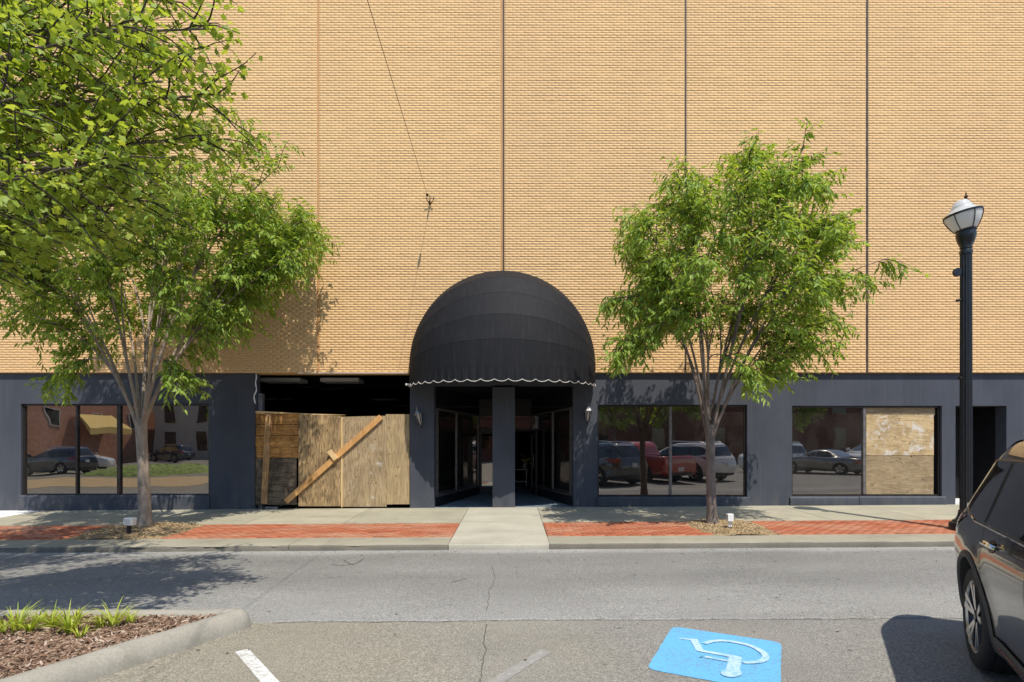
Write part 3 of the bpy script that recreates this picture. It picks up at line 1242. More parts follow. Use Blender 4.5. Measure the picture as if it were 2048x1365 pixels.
# windows
def window(o, mull, frame_mat, glass_from_to, sill=(0, 0, 0)):
    x0, x1, z0, z1 = o
    fr = MB()
    w = .042
    yf0, yf1 = YB + .055, YB + .12
    e = .002
    fr.box(x0 + e, x1 - e, yf0, yf1, z1 - w, z1 - e)
    fr.box(x0 + e, x1 - e, yf0, yf1, z0 + e, z0 + w)
    fr.box(x0 + e, x0 + w, yf0 + .001, yf1, z0 + w, z1 - w)
    fr.box(x1 - w, x1 - e, yf0 + .001, yf1, z0 + w, z1 - w)
    f = obj('window', fr, frame_mat, bld)
    for (mx, mw, mm) in mull:
        m = MB()
        m.bbox(mx - mw / 2, mx + mw / 2, yf0 - .012, yf1 - .002, z0 + w, z1 - w, .004)
        obj('mullion', m, mm, f)
    for a, b in glass_from_to:
        m = MB()
        m.box(a, b, YB + .085, YB + .093, z0 + w, z1 - w)
        obj('pane', m, M['glass'], f)
    return f


def sill(x0, x1, z0, z1, out=.05):
    us = lin(x0, x1, 2)
    prof = [(-.0, z1 + .004), (-out * .5, z1 - .004), (-out, z1 - .03), (-out - .004, (z0 + z1) / 2), (-out, z0)]
    m = MB()
    yb = YB - .003
    n = len(prof)
    vs = [(x0, yb + dy, z) for dy, z in prof] + [(x0, yb + .006, z0), (x0, yb + .006, z1)] + [(x1, yb + dy, z) for dy, z in prof] + [(x1, yb + .006, z0), (x1, yb + .006, z1)]
    k = n + 2
    fs = [tuple(range(k - 1, -1, -1))[::-1], tuple(range(2 * k - 1, k - 1, -1))]
    for i in range(k):
        j = (i + 1) % k
        fs.append((i, i + k, j + k, j))
    m.add(vs, fs)
    return m


w1 = window(W1, [(wx(234.5), .085, M['bronze']), (wx(150), .05, M['bronze'])], M['bronze'], [(W1[0] + .042, wx(150) - .025), (wx(150) + .025, wx(234.5) - .042), (wx(234.5) + .042, W1[1] - .042)])
w2 = window(W2, [(wx(1342.5), .055, M['alum'])], M['bronze'], [(W2[0] + .042, wx(1342.5) - .027), (wx(1342.5) + .027, W2[1] - .042)])
w3 = window(W3, [(wx(1731.5), .06, M['alum'])], M['bronze'], [(W3[0] + .042, wx(1731.5) - .03)])
for w_, (a, b, c, d) in ((w1, (wx(40), wx(420), wz(1024), wz(991))), (w2, (wx(1194), wx(1497), wz(1013), wz(994))), (w3, (wx(1579), wx(1716), wz(1010), wz(994))), (w3, (wx(1717), wx(1889), wz(1011), wz(993)))):
    obj('sill', sill(a, b, c, d, .045), M['stucco'], w_)
# bright edge beads round the openings
for w_, o in ((w2, W2), (w3, W3)):
    m = MB()
    m.box(o[1] + .001, o[1] + .028, YB - .010, YB - .002, o[2], o[3])
    obj('edge_bead', m, M['stucco'], w_)

# plywood filling the right-hand bay of the third window
pp = thing('plywood_infill', 'two stacked plywood sheets smeared with white filling the right bay of a shop window', 'boarding', (wx(1800), YB + .1, W3[2]))
for (z0, z1, mt, y, dx) in ((wz(911.5), wz(830), 'osb_top', .082, 0), (wz(991), wz(912), 'osb_low', .088, 0)):
    m = MB()
    m.bbox(wx(1737), wx(1873), YB + y, YB + y + .018, z0, z1, .003)
    obj('plywood_sheet', m, M[mt], pp)
m = MB()
m.box(wx(1737), wx(1876), YB + .095, YB + .125, wz(829.5), W3[3] - .042)
obj('top_board', m, M['osb_low'], pp)

# room behind the shop front
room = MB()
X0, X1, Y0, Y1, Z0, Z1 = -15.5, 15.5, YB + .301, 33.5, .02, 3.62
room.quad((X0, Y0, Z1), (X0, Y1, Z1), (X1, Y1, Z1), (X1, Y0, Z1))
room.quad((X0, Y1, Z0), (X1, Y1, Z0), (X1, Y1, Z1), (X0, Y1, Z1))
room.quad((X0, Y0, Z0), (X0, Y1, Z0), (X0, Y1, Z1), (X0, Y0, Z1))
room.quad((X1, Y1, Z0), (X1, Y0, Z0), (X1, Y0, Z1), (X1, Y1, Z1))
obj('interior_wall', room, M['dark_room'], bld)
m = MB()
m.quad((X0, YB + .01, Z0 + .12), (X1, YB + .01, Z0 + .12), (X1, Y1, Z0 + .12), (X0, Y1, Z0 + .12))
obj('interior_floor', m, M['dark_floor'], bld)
# columns and partitions seen through the glass
for px0, px1, y0 in ((1258, 1276, 14.0),):
    m = MB()
    m.box(wx(px0, y0), wx(px1, y0), y0, y0 + .2, .1, 3.6)
    obj('interior_column', m, M['dark_room'], bld)
m = MB()
m.bar((wx(1717), YB + .16, wz(986)), (wx(1717), YB + .16, wz(824)), .10, .038, up=(0, 1, 0))
st = obj('timber_stud', m, M['stud'])
tag(st, 'single orange timber stud upright behind the glass beside the plywood panel', 'timber')
# header beam and ragged ceiling edge inside the boarded bay
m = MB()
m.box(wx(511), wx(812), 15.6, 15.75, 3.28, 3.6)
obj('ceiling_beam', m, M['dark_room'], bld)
m = MB()
pts = [at(p, 776 + 2.5 * math.sin(p * .05) + random.uniform(-1, 1), 15.58) for p in range(520, 700, 12)]
m.tube(pts, .010, 5)
obj('torn_edge', m, M['alum'], bld)
m = MB()
m.box(wx(595, YW), wx(815, YW), YW - .012, YW + .06, BRICK_Z0 - .012, BRICK_Z0 - .001)
obj('flashing', m, M['offwhite'], bld)


def fixture(px0, px1, pyt, pyb, Y, dep, label):
    a, b = wx(px0, Y), wx(px1, Y)
    zt, zb = wz(pyt, Y), wz(pyb, Y)
    t_ = thing('ceiling_light', label, 'ceiling light', ((a + b) / 2, Y, zb), 0, 'unlit ceiling lights in the boarded shop')
    m = MB()
    m.bbox(a, b, Y, Y + dep, zb, zt, .01)
    obj('housing', m, M['fixture'], t_)
    m = MB()
    m.box((a + b) / 2 - .02, (a + b) / 2 + .02, Y + dep / 2 - .02, Y + dep / 2 + .02, zt, 3.61)
    obj('hanger', m, M['black'], t_)


fixture(520, 600, 756, 763.5, 14.5, .55, 'unlit white box light, left of the two large ones above the plywood')
fixture(640, 717, 756, 763.5, 14.5, .55, 'unlit white box light, right of the two large ones above the plywood')
fixture(525, 580, 797, 800.5, 20.3, .5, 'distant ceiling light seen as a pale line above the charred boards')
fixture(592, 640, 810.5, 813, 23.5, .5, 'distant ceiling light seen as a pale line, lowest of the left pair')
fixture(741, 792, 797.5, 800.5, 20.3, .5, 'distant ceiling light seen as a pale line above the tip of the diagonal brace')
fixture(780, 817, 811, 813, 23.5, .5, 'distant ceiling light seen as a pale line beside the awning column')

# side jamb of the boarded bay
m = MB()
m.box(BO[0] + .01, BO[0] + .11, YB + .16, YB + .29, .1, wz(786))
obj('grey_jamb_board', m, M['grey_metal'], bld)
m = MB()
pts = []
for i, py in enumerate(range(748, 812, 5)):
    pts.append(at(512 + 1.0 * math.sin(i * 1.3) - (4 if py > 785 else 0) * math.sin((py - 785) * .12), py, YB - .01))
m.tube(pts, [.010 + .006 * abs(math.sin(i * 2.1)) for i in range(len(pts))], 6)
obj('foam_strip', m, M['white'], bld, True)

# ------------------------------------------------------------------ entrance
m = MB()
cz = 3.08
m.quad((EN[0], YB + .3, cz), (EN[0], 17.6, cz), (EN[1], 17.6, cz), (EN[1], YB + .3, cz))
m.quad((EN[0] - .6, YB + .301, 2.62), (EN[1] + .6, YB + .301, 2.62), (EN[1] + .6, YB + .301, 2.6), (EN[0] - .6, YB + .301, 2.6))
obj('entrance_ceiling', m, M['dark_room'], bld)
m = MB()
m.grid(lambda x, y: (x, y, side_z(x, YB) - .004 + .004 * (y - YB)), lin(EN[0] - .15, EN[1] + .15, 6), lin(YB + .002, 21, 8))
obj('entrance_floor', m, M['blue_floor'], bld)
m = MB()
m.bbox(wx(985), wx(1030), YB - .012, YB + .42, -.1, 3.06, .012)
obj('entrance_column', m, M['stucco'], bld)
YD = 16.6
LX0, LX1 = wx(869), wx(957, YD)
RX0, RX1 = wx(1146), wx(1064, YD)


def side_glazing(xa, xb, mid):
    f = MB()
    ya, yb = YB + .31, YD
    a, b = Vector((xa, ya, 0)), Vector((xb, yb, 0))
    zk0, zk1, zt = .0, .46, 2.57
    d = (b - a).normalized()

    def P(s, z):
        p = a.lerp(b, s)
        return Vector((p.x, p.y, z + gz(p.x)))
    for s in (0.012, mid, .985):
        f.bar(P(s, .1), P(s, zt), .06, .06, up=(d.x, d.y, 0))
    for z in (zk1, zt):
        f.bar(P(0, z), P(1, z), .06, .05)
    f.bar(P(0, zk1 + .06), P(1, zk1 + .06), .025, .02)
    o = obj('side_glazing', f, M['alum'], bld)
    m = MB()
    m.bar(P(0, .2), P(1, .2), .08, .46)
    obj('kick_panel', m, M['black'], o)
    m = MB()
    m.bar(P(0, 2.9), P(1, 2.9), .06, .62)
    obj('header_panel', m, M['dark_room'], o)
    for s0, s1 in ((0.02, mid - .012), (mid + .012, .98)):
        m = MB()
        q = [P(s0, zk1 + .03), P(s1, zk1 + .03), P(s1, zt - .03), P(s0, zt - .03)]
        n_ = (q[1] - q[0]).cross(q[3] - q[0]).normalized() * .004
        m.add([p + n_ for p in q] + [p - n_ for p in q], [(0, 1, 2, 3), (7, 6, 5, 4), (0, 4, 5, 1), (1, 5, 6, 2), (2, 6, 7, 3), (3, 7, 4, 0)])
        obj('pane', m, M['glass'], o)
    return o


side_glazing(LX0, LX1, .42)
side_glazing(RX0, RX1, .42)


def door_leaf(name, a, b, z0, z1, parent, label=None):
    """glazed leaf between plan points a and b"""
    a, b = Vector(a), Vector(b)
    d = (b - a).normalized()
    f = MB()
    for s in (.03, (b - a).length - .03):
        p = a + d * s
        f.bar((p.x, p.y, z0), (p.x, p.y, z1), .06, .045, up=(d.x, d.y, 0))
    for z, h in ((z0 + .10, .20), (z1 - .04, .08)):
        f.bar((a.x, a.y, z), (b.x, b.y, z), .045, h)
    o = obj(name, f, M['bronze'], parent, label=label)
    m = MB()
    m.bar(Vector((a.x, a.y, (z0 + z1) / 2)) + d * .06, Vector((b.x, b.y, (z0 + z1) / 2)) - d * .06, .008, z1 - z0 - .28)
    obj('pane', m, M['glass'], o)
    m = MB()
    n_ = Vector((d.y, -d.x, 0))
    if n_.y > 0:
        n_ = -n_
    h = b - d * .11 + n_ * .07
    m.tube([(h.x - n_.x * .07, h.y - n_.y * .07, 1.05), (h.x, h.y, 1.05), (h.x, h.y, 1.40), (h.x - n_.x * .07, h.y - n_.y * .07, 1.40)], .012, 6)
    obj('handle', m, M['alum'], o, True)
    return o


zd0 = .235
xm0, xm1 = wx(985, YD), wx(1000, YD)
m = MB()
zt_ = wz(861, YD)
for x in (LX1, xm1 + .02, RX1):
    m.box(x - .035, x + .035, YD - .03, YD + .05, zd0, 3.06)
m.box(LX1, RX1, YD - .028, YD + .048, zt_ - .03, zt_ + .05)
m.box(LX1, RX1, YD - .028, YD + .048, 2.55, 2.61)
m.box(LX1, RX1, YD + .001, YD + .06, 2.61, 3.07)
obj('door_frame', m, M['bronze'], bld)
m = MB()
m.box(LX1 + .04, RX1 - .04, YD + .008, YD + .016, zt_ + .05, 2.55)
obj('transom_pane', m, M['glass'], bld)
door_leaf('door', (LX1 + .04, YD + .01, 0), (xm1 - .02, YD + .01, 0), zd0, zt_ - .03, bld)
door_leaf('door', (RX1 - .01, YD - .06, 0), (RX1 + .10, YD - .84, 0), zd0, zt_ - .03, bld, 'glazed door standing open')

# side doorway at the right end
m = MB()
m.box(DR[0], DR[1], YB + .9, YB + 1.0, .1, 2.7)
m.box(DR[0] - .1, DR[0] - .001, YB + .3, YB + 1.0, .1, 2.7)
m.box(DR[1] + .001, DR[1] + .1, YB + .3, YB + 1.0, .1, 2.7)
m.box(DR[0], DR[1], YB + .3, YB + 1.0, DR[3] + .001, 2.75)
dw = obj('side_doorway', m, M['black'], bld)
m = MB()
m.box(DR[0] + .02, DR[1] - .3, YB + .86, YB + .9, wz(948), wz(945))
obj('push_bar', m, M['bronze'], dw)
m = MB()
m.box(DR[0] - .02, DR[1] + .02, YB - .02, YB + .9, .0, side_z(10, YB) + .06)
obj('threshold', m, M['conc_white'], dw)
# dark wall that blocks views into the side doorway niche from the shop
# ------------------------------------------------------------------ console table and flowers behind the open door
ty = 19.5
tb = thing('console_table', 'pale metal console table standing inside the open entrance door', 'table', (wx(1040, ty), ty, .22))
tz = wz(939, ty)
m = MB(); m.bbox(wx(1016, ty), wx(1056, ty), ty, ty + .4, tz - .03, tz, .006)
obj('table_top', m, M['offwhite'], tb)
for px in (1018, 1053):
    for dy in (.03, .37):
        m = MB(); m.bar((wx(px, ty), ty + dy, .2), (wx(px, ty), ty + dy, tz - .03), .035, .035, up=(0, 1, 0))
        obj('leg', m, M['offwhite'], tb)
m = MB(); m.box(wx(1018, ty), wx(1053, ty), ty + .03, ty + .37, wz(965, ty), wz(963, ty))
obj('lower_shelf', m, M['offwhite'], tb)
fl = thing('flower_vase', 'yellow flower bouquet in a vase on the console table inside', 'flowers', (wx(1050, ty), ty + .15, tz))
m = MB(); m.lathe([(.05, 0), (.07, .06), (.05, .16), (.06, .2)], (wx(1050, ty), ty + .15, tz + .001), 10)
obj('vase', m, M['offwhite'], fl, True)
m = MB()
for i in range(26):
    p = Vector((wx(1050, ty) + random.gauss(0, .11), ty + .15 + random.gauss(0, .1), tz + .3 + random.gauss(0, .09)))
    m.lathe([(0, -.03), (.035, 0), (.02, .025), (0, .03)], p, 6)
obj('blooms', m, M['yellow_canvas'], fl, kind='stuff')

# ================================================================== BARRICADE
bc = thing('plywood_barricade', 'weathered plywood sheets with a diagonal brace boarding up the open shop bay', 'barricade', (wx(665), YB + .05, .2))


def panel(name, px0, px1, pyt, pyb, y, th, mat, slant=0.0, label=None):
    """board standing in the plane of the shop front; slant lifts the right top corner (pixels)"""
    m = MB()
    x0, x1 = wx(px0, y), wx(px1, y)
    za, zb, zc, zd = wz(pyb, y), wz(pyb, y), wz(pyt + slant, y), wz(pyt, y)
    c = .003
    fr = [(x0, y, za), (x1, y, zb), (x1, y, zc), (x0, y, zd)]
    bk = [(x, y + th, z) for x, _, z in fr]
    m.add(fr + bk, [(0, 1, 2, 3), (7, 6, 5, 4), (0, 4, 5, 1), (1, 5, 6, 2), (2, 6, 7, 3), (3, 7, 4, 0)])
    return obj(name, m, M[mat], bc, label=label)


panel('plywood_sheet', 511, 593, 917, 1010, YB + .045, .018, 'ply_old', label='dark stained short plywood sheet')
for i, (a, b) in enumerate(((828, 849), (850, 871.5), (872.5, 894), (895, 916))):
    panel('board', 511 + i % 2, 598 - (i % 2), a, b, YB + .060 + .004 * (i % 2), .02, 'plank_old')
panel('plywood_sheet', 597, 681.5, 829, 1013, YB + .02, .018, 'ply_a', 3)
panel('plywood_sheet', 685, 773, 834, 1014, YB + .03, .018, 'ply_b', -2)
panel('plywood_sheet', 771.5, 819, 829, 1009, YB + .052, .018, 'ply_c')
panel('cleat', 682, 685, 834, 1015, YB + .012, .04, 'stud_pale')
panel('top_rail', 511, 600, 822, 827.5, YB + .03, .05, 'stud_pale', 5)
panel('top_rail', 600, 690, 827, 830.5, YB + .045, .05, 'stud_pale', 3)
m = MB()
m.bar(at(537, 829, YB + .025), at(528, 1008, YB + .015), .135, .04, up=(0, 1, 0))
obj('stud', m, M['stud_old'], bc)
m = MB()
m.bar(at(572, 1004, YB - .02), at(762, 834, YB - .006), .13, .04, up=(0, 1, 0))
obj('diagonal_brace', m, M['stud'], bc)
m = MB()
m.bar(at(658, 902, YB - .055), at(672, 919, YB - .055), .11, .04, up=(0, 1, 0))
obj('wood_block', m, M['stud_pale'], bc)
m = MB()
for px, py in ((563, 1011), (660, 921), (676, 905), (752, 843), (756, 850)):
    p = at(px, py, YB - .034)
    m.lathe([(.0, -.004), (.009, -.003), (.009, .003)], (p.x, p.y, p.z), 6, axis='Y')
obj('screw_heads', m, M['grey_metal'], bc, kind='stuff')
g1 = walk(540, 1017)
ab = MB()
ab.bar(walk(520, 1016) + Vector((0, 0, .012)), walk(563, 1013) + Vector((0, 0, .012)), .03, .02)
ab.bar(walk(530, 1018) + Vector((0, 0, .025)), walk(556, 1018) + Vector((0, 0, .025)), .02, .03)
o = obj('angle_iron', ab, M['grey_metal'])
tag(o, 'grey angle iron lying on the pavement at the foot of the plywood barricade', 'metal scrap')
o['kind'] = 'thing'

# ================================================================== AWNING
AX, AA, AZ1, AQ, AP = wx(1005, YW), 185 / F * YW, 3.42, 5.775 - 3.42, 1.27
aw = thing('dome_awning', 'black fabric dome awning with white scalloped edge over the entrance', 'awning', (AX, YW, AZ1))
ribs = [R(a) for a in (1.5, 30, 47, 62.5, 77, 91)]
TS = [math.pi * i / 48 for i in range(49)]


def dome(t_, ph):
    s = max(0.0, math.sin(t_))
    e = s ** 0.93
    return Vector((AX - AA * math.cos(t_), YW - .004 - AP * math.sin(ph) * e, AZ1 + AQ * math.cos(ph) * e))


for i in range(5):
    m = MB()

    def fn(t_, u, a=ribs[i], b=ribs[i + 1]):
        p, q = dome(t_, a), dome(t_, b)
        r_ = p.lerp(q, u)
        full = dome(t_, a + (b - a) * u)
        r_ = r_.lerp(full, .06)                       # cloth pulled nearly flat between the hoops
        wr = .006 * nz(t_ * 6, u * 2, i, 1.2) * math.sin(math.pi * u)
        return r_ + Vector((0, -wr, wr))
    m.grid(fn, TS, lin(0, 1, 7))
    obj('canopy_panel', m, M['awning'], aw, smooth=60)
for a in ribs:
    m = MB()
    m.tube([dome(t_, a) + Vector((0, .001, -.001)) for t_ in TS], .0045, 6)
    obj('hoop', m, M['awning'], aw, True)
# valance
ZS = 3.06
NS = 46


def val_drop(t_):
    k = abs(math.sin(NS * t_ / 2 * 1.0))
    return .048 * (1 - k) ** 1.2


m = MB()
TV = [math.pi * i / 460 for i in range(461)]


def vfn(t_, u):
    p = dome(t_, ribs[-1])
    zb = ZS + val_drop(t_) - .02
    pl = .010 * math.sin(t_ * 70) * u + .004 * math.sin(t_ * 151) * u
    return Vector((p.x, p.y - pl - .012 * u * math.sin(t_), p.z + (zb - p.z) * u))


m.grid(vfn, TV, lin(0, 1, 8))
obj('valance', m, M['awning'], aw, smooth=60)
m = MB()
m.tube([vfn(t_, 1.0) + Vector((0, -.002, 0)) for t_ in TV], .0068, 6)
obj('scalloped_binding', m, M['trim_white'], aw, True)
m = MB()
for s in (-1, 1):
    m.tube([(AX + s * AA * .99, YW - .03, ZS - .02), (AX + s * AA * 1.0, YW - .03, AZ1 + .02)], .012, 6)
m.bbox(AX - AA - .10, AX - AA - .01, YW - .05, YW - .01, ZS + .02, ZS + .07, .012)
obj('wall_bracket', m, M['trim_white'], aw, kind='stuff')

# ================================================================== WALL LANTERNS
def wall_lantern(px, pyt, pyb, tilt, label):
    y = YB - .16
    zt, zb = wz(pyt, y), wz(pyb, y)
    x = wx(px, y)
    hgt = zt - zb
    root = thing('wall_lantern', label, 'lantern', (x, y, (zt + zb) / 2), 0, 'carriage lanterns beside the entrance')
    rot = Matrix.Rotation(tilt, 4, 'Y')
    parts = []

    def put(name, m, mat, smooth=False):
        o = obj(name, m, mat, root, smooth, local=True)
        o.rotation_euler = (0, tilt, 0)
        return o
    h = hgt / 2
    m = MB()
    m.bbox(-.045, .045, .125, .158, -.10, .10, .008)
    m.tube([(0, .13, .02), (0, .07, -.03), (0, .03, -h * .62), (0, 0, -h * .72)], .011, 8)
    obj('wall_bracket', m, M['grey_metal'], root, local=True)
    m = MB()
    n = 6
    m.lathe([(.035, -h * .66), (.075, h * .28)], (0, 0, 0), n, cap=True)
    put('glass_body', m, M['lantern_glass'])
    m = MB()
    for i in range(n):
        a = 2 * math.pi * i / n
        m.bar((.037 * math.cos(a), .037 * math.sin(a), -h * .66), (.078 * math.cos(a), .078 * math.sin(a), h * .28), .015, .015, up=(math.cos(a), math.sin(a), .3))
    m.lathe([(.0, -h * .86), (.014, -h * .82), (.012, -h * .76), (.03, -h * .70), (.042, -h * .66), (.042, -h * .63), (.03, -h * .62)], (0, 0, 0), 12)
    put('cage', m, M['black_metal'])
    m = MB()
    m.lathe([(.098, h * .27), (.100, h * .30), (.05, h * .58), (.022, h * .66), (.0, h * .67)], (0, 0, 0), n)
    put('hood', m, M['grey_metal'])
    m = MB()
    m.lathe([(.012, h * .64), (.026, h * .73), (.022, h * .79), (.008, h * .83), (.014, h * .88), (0, h)], (0, 0, 0), 10)
    put('finial', m, M['grey_metal'], True)
    return root


wall_lantern(838, 812, 860, R(-14), 'grey carriage lantern hanging crooked on the pier beside the plywood')
wall_lantern(1176, 806, 852, R(3), 'grey carriage lantern hanging straight on the pier between doorway and dark window')

# ================================================================== STREET LAMP
LY = 9.75
lx = wx(1932, LY)
lz0 = side_z(lx, LY)
lamp = thing('street_lamp', 'tall black fluted street lamp with a tilted frosted acorn globe behind the car', 'street lamp', (lx, LY, lz0))
k = LY / F
ZL = lambda py: EYE + (CY - py) * k - lz0
m = MB()
m.lathe([(.25, 0), (.25, .10), (.235, .135), (.20, .15), (.195, .17), (.15, .20), (.125, .25), (.112, .32), (.115, .34), (.098, .36)], n=24)
obj('base', m, M['black_metal'], lamp, 30, local=True)
m = MB()
m.lathe([(.094, .36), (.088, ZL(505))], n=28, flute=.13)
obj('pole', m, M['black_metal'], lamp, local=True)
m = MB()
m.lathe([(.09, ZL(510)), (.10, ZL(504)), (.082, ZL(500)), (.082, ZL(499)), (.095, ZL(497)), (.088, ZL(494)), (.125, ZL(484)), (.147, ZL(474)), (.150, ZL(468)), (.138, ZL(464)), (.155, ZL(462)), (.150, ZL(459)), (.1, ZL(458))], n=24)
obj('capital', m, M['black_metal'], lamp, 40, local=True)
TL = R(-11)                                         # the head leans
piv = Vector((0, 0, ZL(462)))


def lean(m):
    rm = Matrix.Rotation(TL, 3, 'Y')
    m.v = [tuple(rm @ (Vector(v) - piv) + piv) for v in m.v]
    return m


m = MB()
m.lathe([(.13, ZL(461)), (.17, ZL(457)), (.225, ZL(447)), (.262, ZL(436)), (.270, ZL(428)), (.255, ZL(427))], n=28, cap=False)
obj('globe', lean(m), M['globe'], lamp, True, local=True)
m = MB()
m.lathe([(.272, ZL(429)), (.275, ZL(427)), (.20, ZL(420)), (.155, ZL(415)), (.150, ZL(411)), (.125, ZL(408.5)), (.118, ZL(405)), (.09, ZL(402)), (.05, ZL(400.5)), (0, ZL(400.5))], n=28)
obj('top_globe', lean(m), M['globe'], lamp, 40, local=True)
m = MB()
m.lathe([(.271, ZL(430)), (.286, ZL(430)), (.286, ZL(426)), (.271, ZL(426))], n=28, cap=False)
m.add([], [])
for i in range(6):
    a = 2 * math.pi * (i + .42) / 6
    c_, s_ = math.cos(a), math.sin(a)
    m.tube([(r_ * c_, r_ * s_, ZL(py)) for r_, py in ((.150, 462), (.19, 456), (.243, 445), (.275, 435), (.28, 428))], .0085, 6)
obj('cage', lean(m), M['black_metal'], lamp, local=True)
m = MB()
m.lathe([(.05, ZL(401)), (.045, ZL(399.5)), (.018, ZL(398)), (.02, ZL(396)), (.034, ZL(394)), (.02, ZL(391.5)), (.012, ZL(390)), (.010, ZL(387)), (0, ZL(383))], n=12)
obj('finial', m, M['rust'], lamp, True, local=True)
for py, r_, sz in ((545, .10, 1.0), (600, .055, .6)):
    m = MB()
    if sz == 1.0:
        m.lathe([(.075, -.02), (.075, .02)], (-.155, 0, ZL(py)), 16, axis='Y')
        m.box(-.16, -.08, -.018, .018, ZL(py) - .03, ZL(py) + .03)
    else:
        m.tube([(-.08, 0, ZL(py)), (-.17, 0, ZL(py) - .015)], .022, 8)
    obj('banner_bracket', m, M['black_metal'], lamp, local=True)
m = MB()
m.tube([(-.08, 0, ZL(757)), (-.125, -.01, ZL(757))], .03, 8)
obj('banner_bracket', m, M['wire'], lamp, local=True)

# ================================================================== SPAN WIRE ON THE BRICK
A0 = at(860, 408, YW - .03)
wd = Vector((.0512, -1, -.12))
gw = thing('guy_wire', 'thin rusty wire anchored to a four-pronged hook high on the brick wall', 'wire', A0)
m = MB()
pts = [A0 + wd * s for s in lin(.12, 30, 40)]
m.tube(pts, .0042, 5)
obj('cable', m, M['wire'], gw)
m = MB()
p = A0 + wd * .62
m.tube([p - wd * .10, p, p + wd * .07], [.012, .034, .014], 8)
obj('turnbuckle', m, M['wire'], gw, True)
m = MB()
m.tube([A0 + Vector((0, .06, 0)), A0 + wd * .14], .018, 6)
for dx, dz in ((-.07, .08), (.10, .09), (.01, .12), (-.01, -.05)):
    m.tube([A0, A0 + Vector((dx * .7, -.05, dz * .4)), A0 + Vector((dx, -.07, dz)), A0 + Vector((dx * 1.05, -.10, dz + .03))], .0105, 6)
obj('anchor_hook', m, M['rust'], gw, True)

# ================================================================== GROUND SPOTLIGHTS
def spot(px, pyt, pyb, stake_mat, head, label):
    b = walk(px, pyb)
    b.z += .035
    kk = b.y / F
    hgt = (pyb - pyt) * kk
    t_ = thing('ground_spotlight', label, 'spotlight', b, 0, 'landscape spotlights at the street trees')
    if head == 'side':
        m = MB(); m.bbox(-.026, .026, -.03, .03, -.08, hgt * .60, .008)
        obj('stake', m, stake_mat, t_, local=True)
        m = MB()
        m.bbox(-.075, .075, -.06, .07, hgt * .55, hgt, .010)
        o = obj('lamp_head', m, M['white'], t_, local=True)
        o.rotation_euler = (0, R(4), 0)
        m = MB()
        for i in range(4):
            m.box(-.045 + i * .03 - .003, -.045 + i * .03 + .003, -.064, -.0595, hgt * .62, hgt * .93)
        obj('cooling_fin', m, M['grey_metal'], o, local=True, kind='stuff')
    else:
        for s in (-1, 1):
            m = MB(); m.bbox(s * .019 - .011, s * .019 + .011, -.012, .012, .015, hgt * .55, .004)
            obj('leg', m, M['white'], t_, local=True)
        m = MB(); m.bbox(-.055, .05, -.05, .05, hgt * .50, hgt, .008)
        o = obj('lamp_head', m, M['white'], t_, local=True)
        m = MB(); m.lathe([(.04, -.02), (.042, .02), (.03, .026)], (0, 0, 0), 12)
        obj('socket', m, M['black'], t_, local=True)
        m = MB(); m.box(-.0565, -.0555, -.03, .03, hgt * .6, hgt * .9)
        obj('lens', m, M['lantern_glass'], o, local=True)
    return t_


spot(258, 1040, 1072, M['black'], 'side', 'white box spotlight on a black stake beside the pale grey left tree')
spot(1460, 1032, 1061, M['white'], 'legs', 'white spotlight on two white legs in the tan chips beside the right tree')

# ================================================================== PAINT ON THE LOT
def zlot(x, h=.0):
    return gz(x) - .014 + .0035 + h


def lotp(px, py):
    Y = 5.0
    for _ in range(5):
        X = (px - CX) / F * Y
        Y = F * (EYE - zlot(X)) / (py - CY)
    return Vector(((px - CX) / F * Y, Y, 0))


def flat_poly(pts, h, name, mat, parent=None):
    m = MB()
    m.add([(p.x, p.y, zlot(p.x, h)) for p in pts], [tuple(range(len(pts)))])
    return obj(name, m, mat, parent)


P1, P2, P3 = lotp(1345, 1253), lotp(1563, 1285), lotp(1293, 1338)
P4 = P2 + P3 - P1
cn = (P1 + P4) / 2
ps = thing('disabled_bay_marking', 'sky blue painted square with a white wheelchair symbol on the asphalt', 'road marking', (cn.x, cn.y, 0))


def rounded(P, r=.09, k=5, jag=.006):
    out = []
    n = len(P)
    for i in range(n):
        a, b, c = P[i - 1], P[i], P[(i + 1) % n]
        u, v = (a - b).normalized(), (c - b).normalized()
        for j in range(k + 1):
            s = j / k
            out.append((b + u * r) * (1 - s) ** 2 + b * 2 * s * (1 - s) + (b + v * r) * s * s)
        p, q = b + v * r, c - v * r
        L = int((q - p).length / .03)
        for j in range(1, L):
            w = p.lerp(q, j / L)
            nn = Vector((-v.y, v.x, 0))
            out.append(w + nn * jag * nz(w.x, w.y, 1, 14))
    return out


flat_poly(rounded([P1, P3, P4, P2]), 0, 'blue_field', M['blue'], ps)
Z = lambda x, y: lotp(1240 + x / 5.389, 1220 + y / 5.389)
sym = MB()


def stroke(pts, ws):
    """closed outline of a painted stroke, points in the photo's own close-up"""
    P = [Z(*p) for p in pts]
    n = len(P)
    vs, fs = [], []
    for i, p in enumerate(P):
        d = (P[min(i + 1, n - 1)] - P[max(i - 1, 0)]).normalized()
        s = Vector((-d.y, d.x, 0)) * (ws[i] if hasattr(ws, '__len__') else ws) / 2
        vs += [(p.x + s.x, p.y + s.y, zlot(p.x, .004 + .0003 * (len(sym.v) % 7))), (p.x - s.x, p.y - s.y, zlot(p.x, .004 + .0003 * (len(sym.v) % 7)))]
    for i in range(n - 1):
        fs.append((2 * i + 1, 2 * i + 3, 2 * i + 2, 2 * i))
    m = MB().add(vs, fs)
    return m


